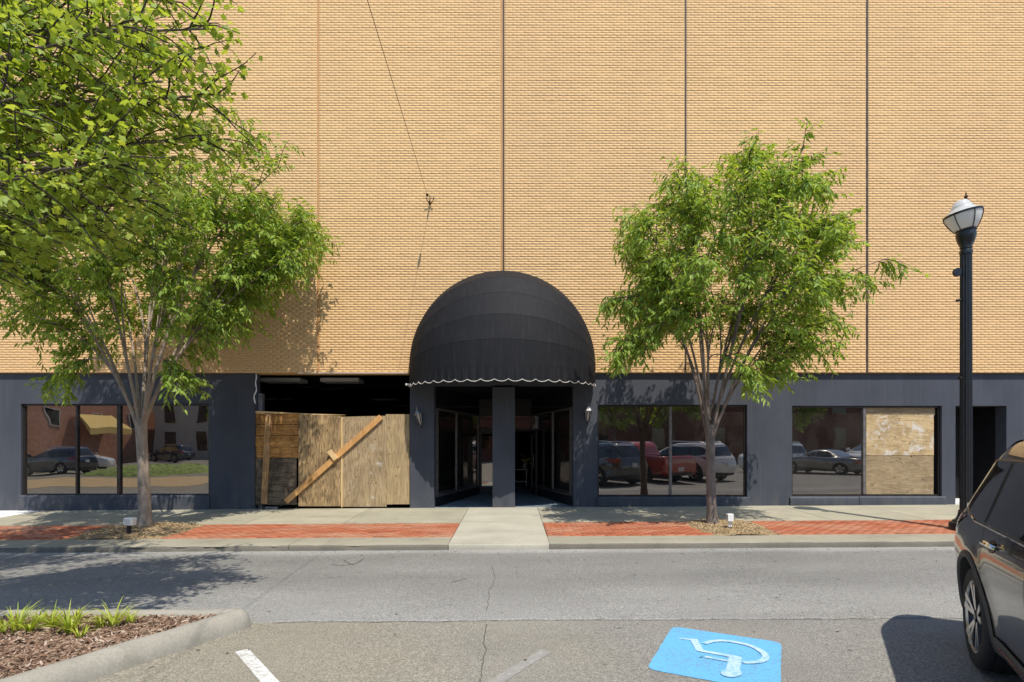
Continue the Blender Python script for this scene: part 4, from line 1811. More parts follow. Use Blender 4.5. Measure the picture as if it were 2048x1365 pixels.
def arc_pts(pts, n=8):
    out = []
    k = len(pts)
    for i in range(k - 1):
        p0, p1, p2, p3 = pts[max(i - 1, 0)], pts[i], pts[i + 1], pts[min(i + 2, k - 1)]
        for j in range(n):
            t_ = j / n
            out.append(tuple(.5 * (2 * b + (c - a) * t_ + (2 * a - 5 * b + 4 * c - d) * t_ ** 2 + (3 * b - a - 3 * c + d) * t_ ** 3) for a, b, c, d in zip(p0, p1, p2, p3)))
    out.append(pts[-1])
    return out


h_ = .004
parts_ = []
for pts, w in (([(640, 312), (775, 326)], .03), ([(792, 318), (862, 445)], .064), ([(838, 440), (1292, 522)], .05), ([(915, 512), (1200, 563)], .039), ([(1245, 512), (1215, 665)], .095)):
    m = stroke(pts, w)
    m.v = [(x, y, zlot(x, h_)) for x, y, z in m.v]
    h_ += .0006
    parts_.append(m)
m = stroke(arc_pts([(908, 372), (1000, 346), (1110, 340), (1230, 354), (1370, 384), (1480, 428), (1548, 476), (1572, 515), (1540, 552), (1450, 574), (1325, 576)]), [.047] * 40 + [.054] * 30 + [.047] * 11)
m.v = [(x, y, zlot(x, h_)) for x, y, z in m.v]
parts_.append(m)
m = MB()
c_ = Z(1200, 690)
a_, b_ = Z(1315, 694) - c_, Z(1195, 735) - c_
m.add([((c_ + a_ * math.cos(2 * math.pi * i / 28) + b_ * math.sin(2 * math.pi * i / 28)).x, (c_ + a_ * math.cos(2 * math.pi * i / 28) + b_ * math.sin(2 * math.pi * i / 28)).y, 0) for i in range(28)], [tuple(range(27, -1, -1))])
m.v = [(x, y, zlot(x, h_ + .0006)) for x, y, z in m.v]
parts_.append(m)
al = MB()
for q in parts_:
    al.add(q.v, q.f)
# faces up
for i, f in enumerate(al.f):
    a, b, c = [Vector(al.v[j]) for j in f[:3]]
    if (b - a).cross(c - a).z < 0:
        al.f[i] = tuple(reversed(f))
obj('wheelchair_symbol', al, M['sym_paint'], ps, kind='stuff')


def stripe(pa, pb, w, mat, label, far=0.0):
    a, b = lotp(*pa), lotp(*pb)
    d = (b - a).normalized()
    b = b + d * far
    s = Vector((-d.y, d.x, 0)) * w / 2
    n = 30
    m = MB()
    L = [(a.lerp(b, i / n)) for i in range(n + 1)]
    vs = []
    for i, p in enumerate(L):
        j = .006 * nz(p.x, p.y, 0, 17)
        for q in (p + s * (1 + j * 6), p - s * (1 - j * 6)):
            vs.append((q.x, q.y, zlot(q.x)))
    m.add(vs, [(2 * i + 1, 2 * i + 3, 2 * i + 2, 2 * i) for i in range(n)])
    o = obj('parking_line', m, mat)
    tag(o, label, 'road marking')
    o['kind'] = 'thing'
    return o


stripe((484, 1301), (541, 1365), .105, M['white_paint'], 'short bright white painted line on the asphalt near the island kerb', .7)
stripe((1092, 1302), (985, 1368), .10, M['faint_paint'], 'faded pale parking line running beside the blue painted square', 1.2)

# daylilies
for i, (px, py, n, h, lab) in enumerate(((34, 1261, 20, .34, 'tall upright yellow green daylily at the left end of the mulch bed row'),
                                        (58, 1265, 16, .24, 'low daylily right of the tall upright one in the mulch'),
                                        (104, 1255, 24, .27, 'bushy daylily clump behind the largest clump in the mulch bed'),
                                        (139, 1264, 30, .33, 'largest sprawling daylily clump, middle of the mulch bed row'),
                                        (162, 1271, 10, .19, 'small daylily sprig in front of the largest clump'),
                                        (202, 1251, 14, .22, 'loose daylily left of the spiky upright one near the bed corner'),
                                        (228, 1251, 18, .31, 'spiky daylily with one tall blade near the bed corner'),
                                        (262, 1245, 12, .20, 'darker small daylily, last in the row toward the kerb corner'),
                                        (8, 1262, 12, .25, 'daylily cut by the left edge of the photo'),
                                        (80, 1244, 16, .2, 'low daylily at the back beside the street, behind the bushy clump'),
                                        (150, 1247, 16, .2, 'short daylily at the back, behind the largest clump'))):
    strap_plant(px, py, n, h, 50 + i, lab)


def leaf_mass(name, pts, size, mat, parent=None, kind='stuff', seed=1):
    pass


# ================================================================== TREES
def leaves_mesh(name, P, D, L, W, mat, parent, seed, droop=.62, maple=False):
    """P positions, D twig directions (n,3): builds folded leaves"""
    r = np.random.default_rng(seed)
    n = len(P)
    P, D = np.asarray(P), np.asarray(D)
    nrm_ = lambda a: a / np.maximum(1e-6, np.linalg.norm(a, axis=1, keepdims=True))
    D = nrm_(D)
    up = np.tile(np.array([0, 0, 1.0]), (n, 1))
    side = nrm_(np.cross(D, up) + r.normal(0, .02, (n, 3)))
    sg = np.where(r.random(n) < .5, -1.0, 1.0)[:, None]
    ld = nrm_(D * .55 + side * sg * .75 + np.array([0, 0, -droop]) + r.normal(0, .24, (n, 3)))
    nn = nrm_(up - ld * (ld * up).sum(1, keepdims=True) + r.normal(0, .6 if maple else .38, (n, 3)))
    sd = nrm_(np.cross(ld, nn))
    nn = np.cross(sd, ld)
    ln = (L * r.uniform(.65, 1.15, n))[:, None]
    w = (W * r.uniform(.75, 1.15, n))[:, None]
    tint = np.clip(r.normal(.5, .22, n), 0, 1)
    if not maple:
        fold = r.uniform(.1, .5, n)[:, None]
        base = P
        tip = P + ld * ln - nn * ln * r.uniform(0, .25, n)[:, None]
        mid = P + ld * ln * .42
        a = mid + sd * w * .5 + nn * w * .5 * fold
        b = mid - sd * w * .5 + nn * w * .5 * fold
        V = np.stack([base, a, tip, b], 1)
        F_ = np.array([[0, 1, 2], [0, 2, 3]])
        nv, tot = 4, 3
    else:
        # five pointed lobes round a stalk
        ang = np.radians([-90 + 18, -58, -40, -22, 5, 22, 38, 60, 82, 90, 98, 120, 142, 158, 175, 202, 220, 238, 252])
        rad = np.array([.34, .50, .66, .52, .54, .80, .95, .74, .70, 1.05, .70, .74, .95, .80, .54, .52, .66, .50, .34])
        ang = ang[[0, 2, 3, 4, 6, 7, 8, 9, 10, 11, 12, 14, 15, 16, 18]]
        rad = rad[[0, 2, 3, 4, 6, 7, 8, 9, 10, 11, 12, 14, 15, 16, 18]]
        c = P + ld * ln * .5
        curl = r.uniform(-.2, .7, n)[:, None]
        vs = [c]
        for a, q in zip(ang, rad):
            u, v = math.cos(a) * q, math.sin(a) * q
            vs.append(c + sd * ln * .62 * u + ld * ln * .62 * v - nn * ln * curl * q * q * .5)
        V = np.stack(vs, 1)
        kq = len(ang)
        F_ = np.array([[0, i + 1, i + 2] for i in range(kq - 1)] + [[0, kq, 1]])
        nv, tot = kq + 1, 3
    nf = len(F_)
    Ls = (np.arange(n)[:, None, None] * nv + F_[None]).reshape(-1)
    st = np.arange(n * nf) * tot
    return np_obj(name, V.reshape(-1, 3), Ls, st, np.full(n * nf, tot), mat, parent, tint=np.repeat(tint, nf), kind='stuff')


def bez(a, b, c, n):
    return [a * (1 - t_) ** 2 + b * 2 * t_ * (1 - t_) + c * t_ * t_ for t_ in lin(0, 1, n)]


def rdir(r):
    while True:
        v = Vector((r.uniform(-1, 1), r.uniform(-1, 1), r.uniform(-1, 1)))
        if .05 < v.length < 1:
            return v.normalized()


def street_tree(label, base, fork, r0, cc, cr, nl, seed, n_sec=11, leaf_n=1.0, bark='bark', extra=(), L=.125, W=.042, group='street trees on the pavement', loc_parent=None, lowstart=.25, keep=None):
    r = random.Random(seed)
    root = thing('street_tree', label, 'tree', base, 0, group)
    base, fork = Vector(base), Vector(fork)
    T = MB()
    prof = [(-.12, 1.9), (0, 1.55), (.05, 1.25), (.14, 1.05), (.3, 1.0), (.55, .92), (.8, .90), (1.0, 1.0)]
    pts, rad = [], []
    for t_, q in prof:
        p = base.lerp(fork, t_)
        p = p + Vector((.018 * nz(t_ * 3, seed, 0, 1.3), .018 * nz(t_ * 3, seed, 5, 1.3), 0))
        pts.append(p); rad.append(r0 * q)
    T.tube(pts, rad, 14)
    TW = MB()
    LP, LD = [], []
    ends = []
    ga = 2.399963
    for i in range(nl):
        az = i * ga + r.uniform(-.3, .3)
        f_ = (i + .5) / nl
        el = math.asin(max(-.55, min(1, 1.0 - 1.42 * f_ + r.uniform(-.08, .08))))
        d = Vector((math.cos(az) * math.cos(el), math.sin(az) * math.cos(el), math.sin(el)))
        q = r.uniform(.74, 1.08)
        e = cc + Vector((d.x * cr[0], d.y * cr[1], d.z * cr[2])) * q
        ends.append((e, d))
    for e in extra:
        ends.append((Vector(e), (Vector(e) - cc).normalized()))
    if keep:
        ends = [q for q in ends if keep(q[0])]
    nmain = 11
    order = sorted(range(len(ends)), key=lambda q: r.random())
    mains, rest = [], []
    for q in order:
        e, d = ends[q]
        if len(mains) < nmain and e.z > cc.z - .35 * cr[2] and all((d - m_[1]).length > .50 for m_ in mains):
            mains.append(ends[q])
        else:
            rest.append(ends[q])
    stems = []
    for qi, (e, d) in enumerate(mains + rest):
        is_main = qi < len(mains)
        s = fork + Vector((d.x * r0 * .5, d.y * r0 * .5, r.uniform(-.35, .12)))
        out = e - s
        horiz = Vector((out.x, out.y, 0))
        ctl = s + horiz * r.uniform(.28, .42) + Vector((0, 0, out.z * .62 + .35 * horiz.length * .35))
        n = 14
        if not is_main:
            sp_, sr_ = min(stems, key=lambda q: (q[0][-1] - e).length + .3 * r.random())
            ki = r.randint(2, 7)
            while ki > 1 and sp_[ki].z > e.z + .3:
                ki -= 1
            s = sp_[ki]
            tg_ = (sp_[ki + 1] - sp_[ki]).normalized()
            ctl = s + tg_ * (e - s).length * .45 + Vector((0, 0, .1))
            r_here = sr_[ki]
        P = bez(s, ctl, e, n)
        ln = sum((P[k + 1] - P[k]).length for k in range(n - 1))
        P = [p + Vector((nz(p.x, p.y, p.z + seed, 1.4), nz(p.y, p.z, p.x + seed, 1.4), 0)) * .07 * (k / n) for k, p in enumerate(P)]
        rl = r0 * .29 * min(1.2, .55 + ln / 8) if is_main else min(r_here * .72, r0 * .22)
        RR = [rl * (1 - .86 * (k / (n - 1)) ** .8) + .003 for k in range(n)]
        T.tube(P, RR, 7)
        if is_main:
            stems.append((P, RR))
        for k in range(int(n_sec * (0.6 + ln / 6))):
            t_ = lowstart + (1 - lowstart) * r.random() ** .8
            fi = t_ * (n - 1)
            i0 = min(n - 2, int(fi))
            p = P[i0].lerp(P[i0 + 1], fi - i0)
            tan = (P[i0 + 1] - P[i0]).normalized()
            o = rdir(r)
            o = (o - tan * o.dot(tan)).normalized()
            outw = (p - Vector((cc.x, cc.y, p.z)))
            outw = outw.normalized() if outw.length > .1 else Vector((0, 0, 0))
            dd = (tan * .75 + o * .75 + outw * .30 + Vector((0, 0, .08))).normalized()
            sl = r.uniform(.45, 1.05) * (1.15 - .55 * t_) * (.5 + cr[0] / 5)
            q = [p]
            cur = dd.copy()
            m_ = 6
            for j in range(m_):
                cur = (cur + Vector((0, 0, -.10 - .03 * j)) + rdir(r) * .16).normalized()
                q.append(q[-1] + cur * sl / m_)
            TW.tube(q, [.0075 * (1 - .75 * j / m_) + .0012 for j in range(m_ + 1)], 4, cap=False)
            # twigs and leaves along the branchlet
            for j in range(1, m_ + 1):
                a, b = q[j - 1], q[j]
                td = (b - a).normalized()
                for _ in range(max(1, int(round(1.6 * leaf_n + r.random() * .6)))):
                    s_ = r.random()
                    LP.append(a.lerp(b, s_)); LD.append(td)
                if r.random() < .85:
                    o2 = rdir(r)
                    o2 = (o2 - td * o2.dot(td)).normalized()
                    td2 = (td * .7 + o2 * .8).normalized()
                    tl = r.uniform(.16, .38)
                    c = a + td2 * tl + Vector((0, 0, -.10 * tl))
                    TW.tube([a, (a + c) / 2 + Vector((0, 0, .02)), c], [.0035, .0028, .0015], 3, cap=False)
                    nn_ = int(7 * leaf_n)
                    for w_ in range(nn_):
                        s_ = .15 + .85 * (w_ + r.random()) / nn_
                        LP.append(a.lerp(c, s_)); LD.append(td2)
    tr = obj('trunk', T, M[bark], root, 60)
    obj('twigs', TW, M['twig'], root, True, kind='stuff')
    leaves_mesh('crown', [tuple(p) for p in LP], [tuple(p) for p in LD], L, W, M['leaf'], root, seed)
    return root, len(LP)


TY = 10.45
b = walk(1424, 1050); b.y = TY
bx = (1424 - CX) / F * TY
ta, na = street_tree('slender young tree with airy green crown in the pavement right of the entrance', (bx, TY, side_z(bx, TY) - .02), (wx(1418, TY), TY - .02, wz(850, TY)), .090,
                     Vector((wx(1462, TY), TY - .3, wz(535, TY))), (2.25, 1.7, 1.95), 34, 11, n_sec=13, leaf_n=.95, lowstart=.42, L=.155, W=.044, bark='bark2',
                     extra=[at(1468, 300, TY), at(1635, 345, TY), at(1665, 425, TY - .2), at(1650, 575, TY), at(1260, 435, TY - .5), at(1222, 600, TY - .7), at(1232, 700, TY - .8), at(1340, 400, TY), at(1560, 330, TY), at(1640, 690, TY - .2), at(1250, 690, TY - .6), at(1500, 740, TY - .8), at(1660, 640, TY), at(1560, 720, TY - .5)])
bx = (292 - CX) / F * TY
tb_, nb = street_tree('larger pale-barked tree with broad dense crown in the pavement at the left window', (bx, TY, side_z(bx, TY) - .02), (wx(283, TY), TY - .02, wz(838, TY)), .104,
                      Vector((wx(285, TY), TY, wz(500, TY))), (3.05, 2.1, 2.4), 46, 23, n_sec=12, leaf_n=1.0, lowstart=.36, L=.155, W=.044, bark='bark',
                      keep=lambda e: not (e.z < wz(505, TY) and e.x > wx(505, TY) + .9 * (e.z - wz(700, TY)) * .5 - .55),
                      extra=[at(615, 465, 11.9), at(595, 425, 11.8), at(545, 480, 12.4), at(585, 440, 12.3), at(510, 520, 12.4), at(610, 470, 12.25), at(560, 400, 11.9), at(600, 510, 11.95), at(530, 470, 12.25), at(505, 545, 12.3), at(570, 455, 12.2), at(600, 440, 11.2), at(510, 245, TY), at(560, 330, TY), at(440, 715, TY - .5), at(420, 640, TY), at(110, 770, TY - .3), at(20, 620, TY - .4), at(590, 520, TY + .5), at(160, 700, TY), at(360, 760, TY - .5)])


# the big maple whose trunk stands in the island, out of frame to the left
def maple(seed=5):
    r = random.Random(seed)
    base = Vector((-6.3, 3.5, mulch_z(-6.3, 3.5) - .05))
    root = thing('maple_tree', 'large bright green maple whose boughs hang in from the upper left', 'tree', base)
    T, TW = MB(), MB()
    top = Vector((-6.2, 3.6, 3.0))
    T.tube([base + Vector((0, 0, -.1)), base + Vector((0, 0, .08)), base.lerp(top, .25), base.lerp(top, .6), top, Vector((-6.15, 3.7, 5.2)), Vector((-6.2, 3.9, 7.6))], [.34, .27, .22, .20, .18, .13, .05], 14)
    tg = [(a - 52 if a > 200 else a - 20, b_, c) for a, b_, c in [(472, 60, 4.7), (480, 195, 4.8), (455, 285, 4.9), (390, -60, 4.6), (330, 330, 4.6), (230, 395, 4.5), (120, 440, 4.3), (300, 90, 5.3), (150, 240, 5.2), (60, 60, 4.2), (260, -120, 4.6), (370, 160, 4.4),
          (30, 350, 5.3), (420, 10, 5.3), (250, 250, 5.6), (180, 120, 4.6), (440, 120, 5.6), (60, 200, 3.9), (200, 330, 3.9), (120, -60, 5.6), (330, 30, 4.0), (290, 420, 5.2), (20, 470, 4.6), (410, 230, 5.4), (350, 400, 5.0)]]
    E = [at(*t_) for t_ in tg]
    for _ in range(36):                                 # the side of the crown beyond the frame
        a = r.uniform(0, 2 * math.pi)
        E.append(Vector((-6.9 + 2.3 * math.cos(a) * r.uniform(.4, 1), 3.8 + 2.6 * math.sin(a) * r.uniform(.4, 1), r.uniform(4.2, 8.2))))
    for _ in range(18):                                 # high boughs above the frame that shade the kerb
        E.append(Vector((r.uniform(-8.8, -4.2), r.uniform(4.6, 7.2), r.uniform(7.2, 9.3))))
    LP, LD = [], []
    for e in E:
        zf = min(5.6, max(2.5, e.z - .9))
        s = Vector((-6.2, 3.6 + .04 * zf, zf))
        out = e - s
        ctl = s + out * .5 + Vector((0, 0, -.05 if e.z < 5 else .3)) + rdir(r) * .2
        n = 14
        P = bez(s, ctl, e, n)
        P = [p + Vector((nz(p.x, p.y, p.z, 1.3), nz(p.y, p.z, p.x, 1.3), nz(p.z, p.x, p.y, 1.3))) * .09 * (k / n) for k, p in enumerate(P)]
        ln = out.length
        T.tube(P, [(.036 if ln > 2 else .026) * (1 - .88 * (k / (n - 1)) ** .8) + .003 for k in range(n)], 7)
        vis = e.x > -1.05 * e.y - .3
        for k in range(int((25 if vis else 7) * (.5 + ln / 3.2))):
            t_ = .30 + .70 * r.random() ** .75
            fi = t_ * (n - 1)
            i0 = min(n - 2, int(fi))
            p = P[i0].lerp(P[i0 + 1], fi - i0)
            tan = (P[i0 + 1] - P[i0]).normalized()
            o = rdir(r)
            o = (o - tan * o.dot(tan)).normalized()
            dd = (tan * .8 + o * .85 + Vector((0, 0, .05))).normalized()
            sl = r.uniform(.3, .75)
            q = [p]
            cur = dd.copy()
            m_ = 5
            for j in range(m_):
                cur = (cur + Vector((0, 0, -.06)) + rdir(r) * .2).normalized()
                q.append(q[-1] + cur * sl / m_)
            TW.tube(q, [.007 * (1 - .7 * j / m_) + .0012 for j in range(m_ + 1)], 4, cap=False)
            for j in range(1, m_ + 1):
                a, b2 = q[j - 1], q[j]
                td = (b2 - a).normalized()
                for _ in range(3):
                    # long leaf stalks hold the blades away from the twig
                    st_ = (td * .4 + rdir(r) * .8 + Vector((0, 0, -.2))).normalized() * r.uniform(.03, .10)
                    LP.append(tuple(a.lerp(b2, r.random()) + st_)); LD.append(tuple(td + st_ * 6))
    obj('trunk', T, M['bark2'], root, 60)
    obj('twigs', TW, M['twig'], root, True, kind='stuff')
    leaves_mesh('crown', LP, LD, .072, .072, M['maple'], root, seed, droop=.35, maple=True)
    return root, len(LP)


tm, nm = maple()

# ================================================================== CARS
def hermite(xs_, ys_):
    xs_ = list(xs_); ys_ = list(ys_)
    n = len(xs_)
    d = [(ys_[i + 1] - ys_[i]) / (xs_[i + 1] - xs_[i]) for i in range(n - 1)]
    mm = [d[0]] + [0 if d[i - 1] * d[i] <= 0 else 2 * d[i - 1] * d[i] / (d[i - 1] + d[i]) for i in range(1, n - 1)] + [d[-1]]

    def f(x):
        if x <= xs_[0]:
            return ys_[0]
        if x >= xs_[-1]:
            return ys_[-1]
        i = 0
        while x > xs_[i + 1]:
            i += 1
        h = xs_[i + 1] - xs_[i]
        t_ = (x - xs_[i]) / h
        return ((2 * t_ ** 3 - 3 * t_ ** 2 + 1) * ys_[i] + (t_ ** 3 - 2 * t_ ** 2 + t_) * h * mm[i] + (-2 * t_ ** 3 + 3 * t_ ** 2) * ys_[i + 1] + (t_ ** 3 - t_ ** 2) * h * mm[i + 1])
    return f


SPEC = {
    'suv': dict(
        z=[.26, .34, .42, .50, .60, .70, .78, .86, .92, .98, 1.03, 1.08, 1.12, 1.18, 1.28, 1.40, 1.50, 1.58, 1.65, 1.70, 1.735, 1.76, 1.77],
        w=[.900, .925, .938, .948, .962, .976, .985, .988, .985, .976, .966, .955, .940, .918, .884, .842, .806, .772, .728, .672, .590, .42, .2],
        xr=[.20, .10, .045, .02, .005, 0, .005, .02, .035, .05, .06, .085, .12, .165, .235, .315, .385, .44, .485, .53, .60, .80, 1.1],
        xf=[4.82, 4.90, 4.94, 4.95, 4.95, 4.94, 4.92, 4.88, 4.83, 4.74, 4.56, 4.20, 3.92, 3.80, 3.55, 3.26, 3.02, 2.84, 2.68, 2.55, 2.42, 2.2, 1.9],
        ax=(1.04, 3.86), wr=.38, rl=(.55, .7), rc=(.30, .45), L=4.95,
        win=[(.52, 1.26), (1.335, 2.26), (2.34, 3.30)], zlo=1.115, zhi=1.545, rear=(1.17, 1.56)),
    'sedan': dict(
        z=[.20, .28, .38, .5, .62, .74, .82, .88, .92, .95, .98, 1.05, 1.15, 1.25, 1.32, 1.37, 1.40, 1.42],
        w=[.84, .865, .88, .895, .905, .905, .89, .87, .85, .82, .78, .75, .70, .645, .60, .53, .42, .2],
        xr=[.16, .06, .02, 0, 0, .02, .05, .10, .25, .85, 1.12, 1.28, 1.48, 1.68, 1.86, 2.05, 2.25, 2.5],
        xf=[4.68, 4.76, 4.79, 4.8, 4.78, 4.7, 4.55, 4.25, 3.85, 3.55, 3.42, 3.28, 3.10, 2.95, 2.84, 2.76, 2.7, 2.6],
        ax=(1.02, 3.78), wr=.32, rl=(.45, .6), rc=(.3, .4), L=4.8,
        win=[(1.55, 2.28), (2.34, 3.05)], zlo=.985, zhi=1.30, rear=None),
    'pickup': dict(
        z=[.34, .42, .5, .6, .72, .84, .94, 1.02, 1.08, 1.13, 1.17, 1.20, 1.28, 1.4, 1.52, 1.62, 1.72, 1.79, 1.83, 1.85],
        w=[.9, .93, .95, .96, .97, .975, .975, .97, .962, .95, .93, .91, .88, .845, .81, .775, .73, .66, .52, .3],
        xr=[.12, .05, .02, 0, 0, 0, .005, .01, .02, .04, .07, 1.96, 2.0, 2.04, 2.08, 2.13, 2.2, 2.3, 2.45, 2.7],
        xf=[5.46, 5.54, 5.58, 5.6, 5.6, 5.59, 5.56, 5.5, 5.35, 4.9, 4.4, 4.22, 4.06, 3.84, 3.62, 3.44, 3.28, 3.15, 3.05, 2.95],
        ax=(1.15, 4.60), wr=.40, rl=(.22, .7), rc=(.15, .45), L=5.6,
        win=[(2.28, 2.95), (3.02, 3.80)], zlo=1.225, zhi=1.66, rear=None),
}


class Body:
    def __init__(self, kind):
        s = SPEC[kind]
        self.s = s
        self.W, self.XR, self.XF = hermite(s['z'], s['w']), hermite(s['z'], s['xr']), hermite(s['z'], s['xf'])
        self.ax, self.wr = s['ax'], s['wr']

    def dims(self, z):
        w, a, b = self.W(z), self.XR(z), self.XF(z)
        k = min(1, w / .9)
        rc0, rc1 = self.s['rc'][0] * k, self.s['rc'][1] * k
        span = b - a
        rl0, rl1 = min(self.s['rl'][0], span * .3), min(self.s['rl'][1], span * .3)
        return w, a, b, rc0, rc1, rl0, rl1

    def flare(self, x, z):
        f = 0
        for c in self.ax:
            rr = math.hypot(x - c, z - self.wr)
            f += .016 * math.exp(-((rr - self.wr - .09) / .085) ** 2)
        return f if z < 1.0 else f * max(0, 1 - (z - 1.0) / .15)

    def side(self, x, z, off=0.0):
        """point on the right flank (y<0) at length x and height z"""
        w, a, b, rc0, rc1, rl0, rl1 = self.dims(z)
        y = w
        nx = 0
        if x < a + rl0:
            q = max(0, min(1, (x - a) / rl0))
            th = math.acos(1 - q)
            y = w - rc0 + rc0 * math.sin(th)
            nx = -math.cos(th)
        elif x > b - rl1:
            q = max(0, min(1, (b - x) / rl1))
            th = math.acos(1 - q)
            y = w - rc1 + rc1 * math.sin(th)
            nx = math.cos(th)
        y += self.flare(x, z)
        ny = math.sqrt(max(0, 1 - nx * nx))
        dz = .01
        slope = (self.W(z + dz) - self.W(z - dz)) / (2 * dz)
        nv = Vector((nx, -ny, -slope * ny)).normalized()
        return Vector((x, -y, z)) + nv * off

    def ring(self, z):
        w, a, b, rc0, rc1, rl0, rl1 = self.dims(z)
        P = []
        bow = .035
        for y in lin(0, -(w - rc0), 6)[:-1]:
            P.append(Vector((a - bow * (1 - (y / max(.01, w - rc0)) ** 2) * (1 if z < 1.7 else .2), y, z)))
        for i in range(9):
            th = math.pi / 2 * i / 9
            P.append(Vector((a + rl0 * (1 - math.cos(th)), -(w - rc0 + rc0 * math.sin(th)) - self.flare(a + rl0 * (1 - math.cos(th)), z), z)))
        for x in lin(a + rl0, b - rl1, 56):
            P.append(Vector((x, -w - self.flare(x, z), z)))
        for i in range(8, -1, -1):
            th = math.pi / 2 * i / 9
            P.append(Vector((b - rl1 * (1 - math.cos(th)), -(w - rc1 + rc1 * math.sin(th)) - self.flare(b - rl1 * (1 - math.cos(th)), z), z)))
        for y in lin(-(w - rc1), 0, 6)[1:]:
            P.append(Vector((b + bow * (1 - (y / max(.01, w - rc1)) ** 2) * (1 if z < .9 else .2), y, z)))
        return P + [Vector((p.x, -p.y, p.z)) for p in P[-2:0:-1]]


def car(name, kind, paint, label, cat, group=None, detail=False):
    B = Body(kind)
    s = B.s
    root = thing(name, label, cat, (0, 0, 0), 0, group)
    zs_ = []
    for a, b in zip(s['z'][:-1], s['z'][1:]):
        n = 3 if b - a > .06 else 2
        zs_ += [a + (b - a) * i / n for i in range(n)]
    zs_.append(s['z'][-1])
    m = MB()
    rings = [B.ring(z) for z in zs_]
    n = len(rings[0])
    for r_ in rings:
        m.v += [tuple(p) for p in r_]
    for i in range(len(rings) - 1):
        for j in range(n):
            q = (j + 1) % n
            m.f.append((i * n + q, i * n + j, (i + 1) * n + j, (i + 1) * n + q)); m.m.append(0)
    m.f.append(tuple(range(n))); m.m.append(0)
    m.f.append(tuple(range((len(rings) - 1) * n, len(rings) * n))[::-1]); m.m.append(0)
    body = obj('body', m, [paint, M['black']], root, smooth='all', local=True)
    # recalc outward
    bm = bmesh.new(); bm.from_mesh(body.data); bmesh.ops.recalc_face_normals(bm, faces=bm.faces); bm.to_mesh(body.data); bm.free()
    # wheel wells (and the load bed of the pickup) are cut out of the solid
    cut = MB()
    for c in B.ax:
        for sg in (-1, 1):
            y0, y1 = (.60, 1.25) if sg > 0 else (-1.25, -.60)
            cut.lathe([(B.wr + .062, y0), (B.wr + .062, y1)], (c, 0, B.wr), 40, axis='Y')
    if kind == 'pickup':
        cut.box(.14, 1.90, -.80, .80, .75, 1.6)
    co = obj('cutter', cut, [M['black']], root, local=True)
    bm = bmesh.new(); bm.from_mesh(co.data); bmesh.ops.recalc_face_normals(bm, faces=bm.faces); bm.to_mesh(co.data); bm.free()
    md = body.modifiers.new('b', 'BOOLEAN')
    md.operation = 'DIFFERENCE'; md.object = co; md.solver = 'EXACT'; md.material_mode = 'TRANSFER'; md.use_self = False
    bpy.context.view_layer.update()
    dg = bpy.context.evaluated_depsgraph_get()
    me = bpy.data.meshes.new_from_object(body.evaluated_get(dg))
    body.modifiers.clear()
    body.data = me
    cm = co.data
    bpy.data.objects.remove(co); bpy.data.meshes.remove(cm)

    def both(name, fn, mat, smooth=True, parent=None, **kw):
        for sg in (1, -1):
            mm = fn()
            if sg < 0:
                mm.v = [(x, -y, z) for x, y, z in mm.v]
                mm.f = [tuple(reversed(f)) for f in mm.f]
            obj(name, mm, mat, parent or root, smooth, local=True, **kw)

    def patch(xs_, lo, hi, off, nz_=6):
        mm = MB()
        mm.grid(lambda x, u: B.side(x, lo(x) + (hi(x) - lo(x)) * u, off), xs_, lin(0, 1, nz_), flip=False)
        return mm
    # side glass
    zl, zh = s['zlo'], s['zhi']
    xe0, xe1 = s['win'][0][0], s['win'][-1][1]
    for (a, b) in s['win']:
        def lo(x):
            k = max(0, (1.02 - x) / .5) if kind == 'suv' else max(0, (xe0 + .35 - x) / .35)
            k2 = max(0, (x - (xe1 - .7)) / .7)
            return zl + (.10 * k ** 1.6 if kind == 'suv' else .02 * k) + .01 * k2

        def hi(x):
            k = max(0, (xe0 + .42 - x) / .42)
            k2 = max(0, (x - (xe1 - .85)) / .85)
            return max(lo(x) + .015, zh - (.115 if kind == 'suv' else .22) * k ** 1.8 - (zh - zl) * .92 * k2 ** 1.5 * (1 if b == xe1 else 0))
        both('window', lambda a=a, b=b: patch(lin(a, b, 18), lo, hi, .006), M['car_glass'], nzv(lo, hi))
    if s['rear']:
        mm = MB()
        z0, z1 = s['rear']
        mm.grid(lambda y, z: Vector((B.XR(z) - .045 * (1 - (y / .9) ** 2) - .004, y, z)), lin(-.60, .60, 15), lin(z0, z1, 9), flip=True)
        obj('rear_window', mm, M['car_glass'], root, True, local=True)
    # front screen
    zw0, zw1 = zl + .05, s['z'][-5]
    mm = MB()
    mm.grid(lambda y, z: Vector((B.XF(z) + .02 * (1 - (y / .9) ** 2) + .012, y, z)), lin(-.58, .58, 11), lin(zw0, zw1, 8), flip=False)
    obj('windscreen', mm, M['car_glass'], root, True, local=True)
    # lamps
    tz0, tz1 = {'suv': (.93, 1.105), 'sedan': (.66, .82), 'pickup': (.78, 1.08)}[kind]
    tx = {'suv': .62, 'sedan': .34, 'pickup': .20}[kind]

    def tl():
        mm = MB()
        def f(u, v):
            z = tz0 + (tz1 - tz0) * v
            a = B.XR(z)
            x = a + .012 + (tx * (1 - .55 * (1 - v)) - .012) * u ** 1.5
            return B.side(x, z, .006)
        mm.grid(f, lin(0, 1, 14), lin(0, 1, 5))
        return mm
    both('tail_light', tl, M['tail'])

    def hl():
        mm = MB()
        z0 = {'suv': .78, 'sedan': .60, 'pickup': .80}[kind]
        def f(u, v):
            z = z0 + .16 * v
            b = B.XF(z)
            return B.side(b - .02 - .42 * u ** 1.5, z, .006)
        mm.grid(f, lin(0, 1, 12), lin(0, 1, 4), flip=True)
        return mm
    both('headlight', hl, M['headlight'])
    mm = MB()
    pz = .80 if kind != 'pickup' else .62
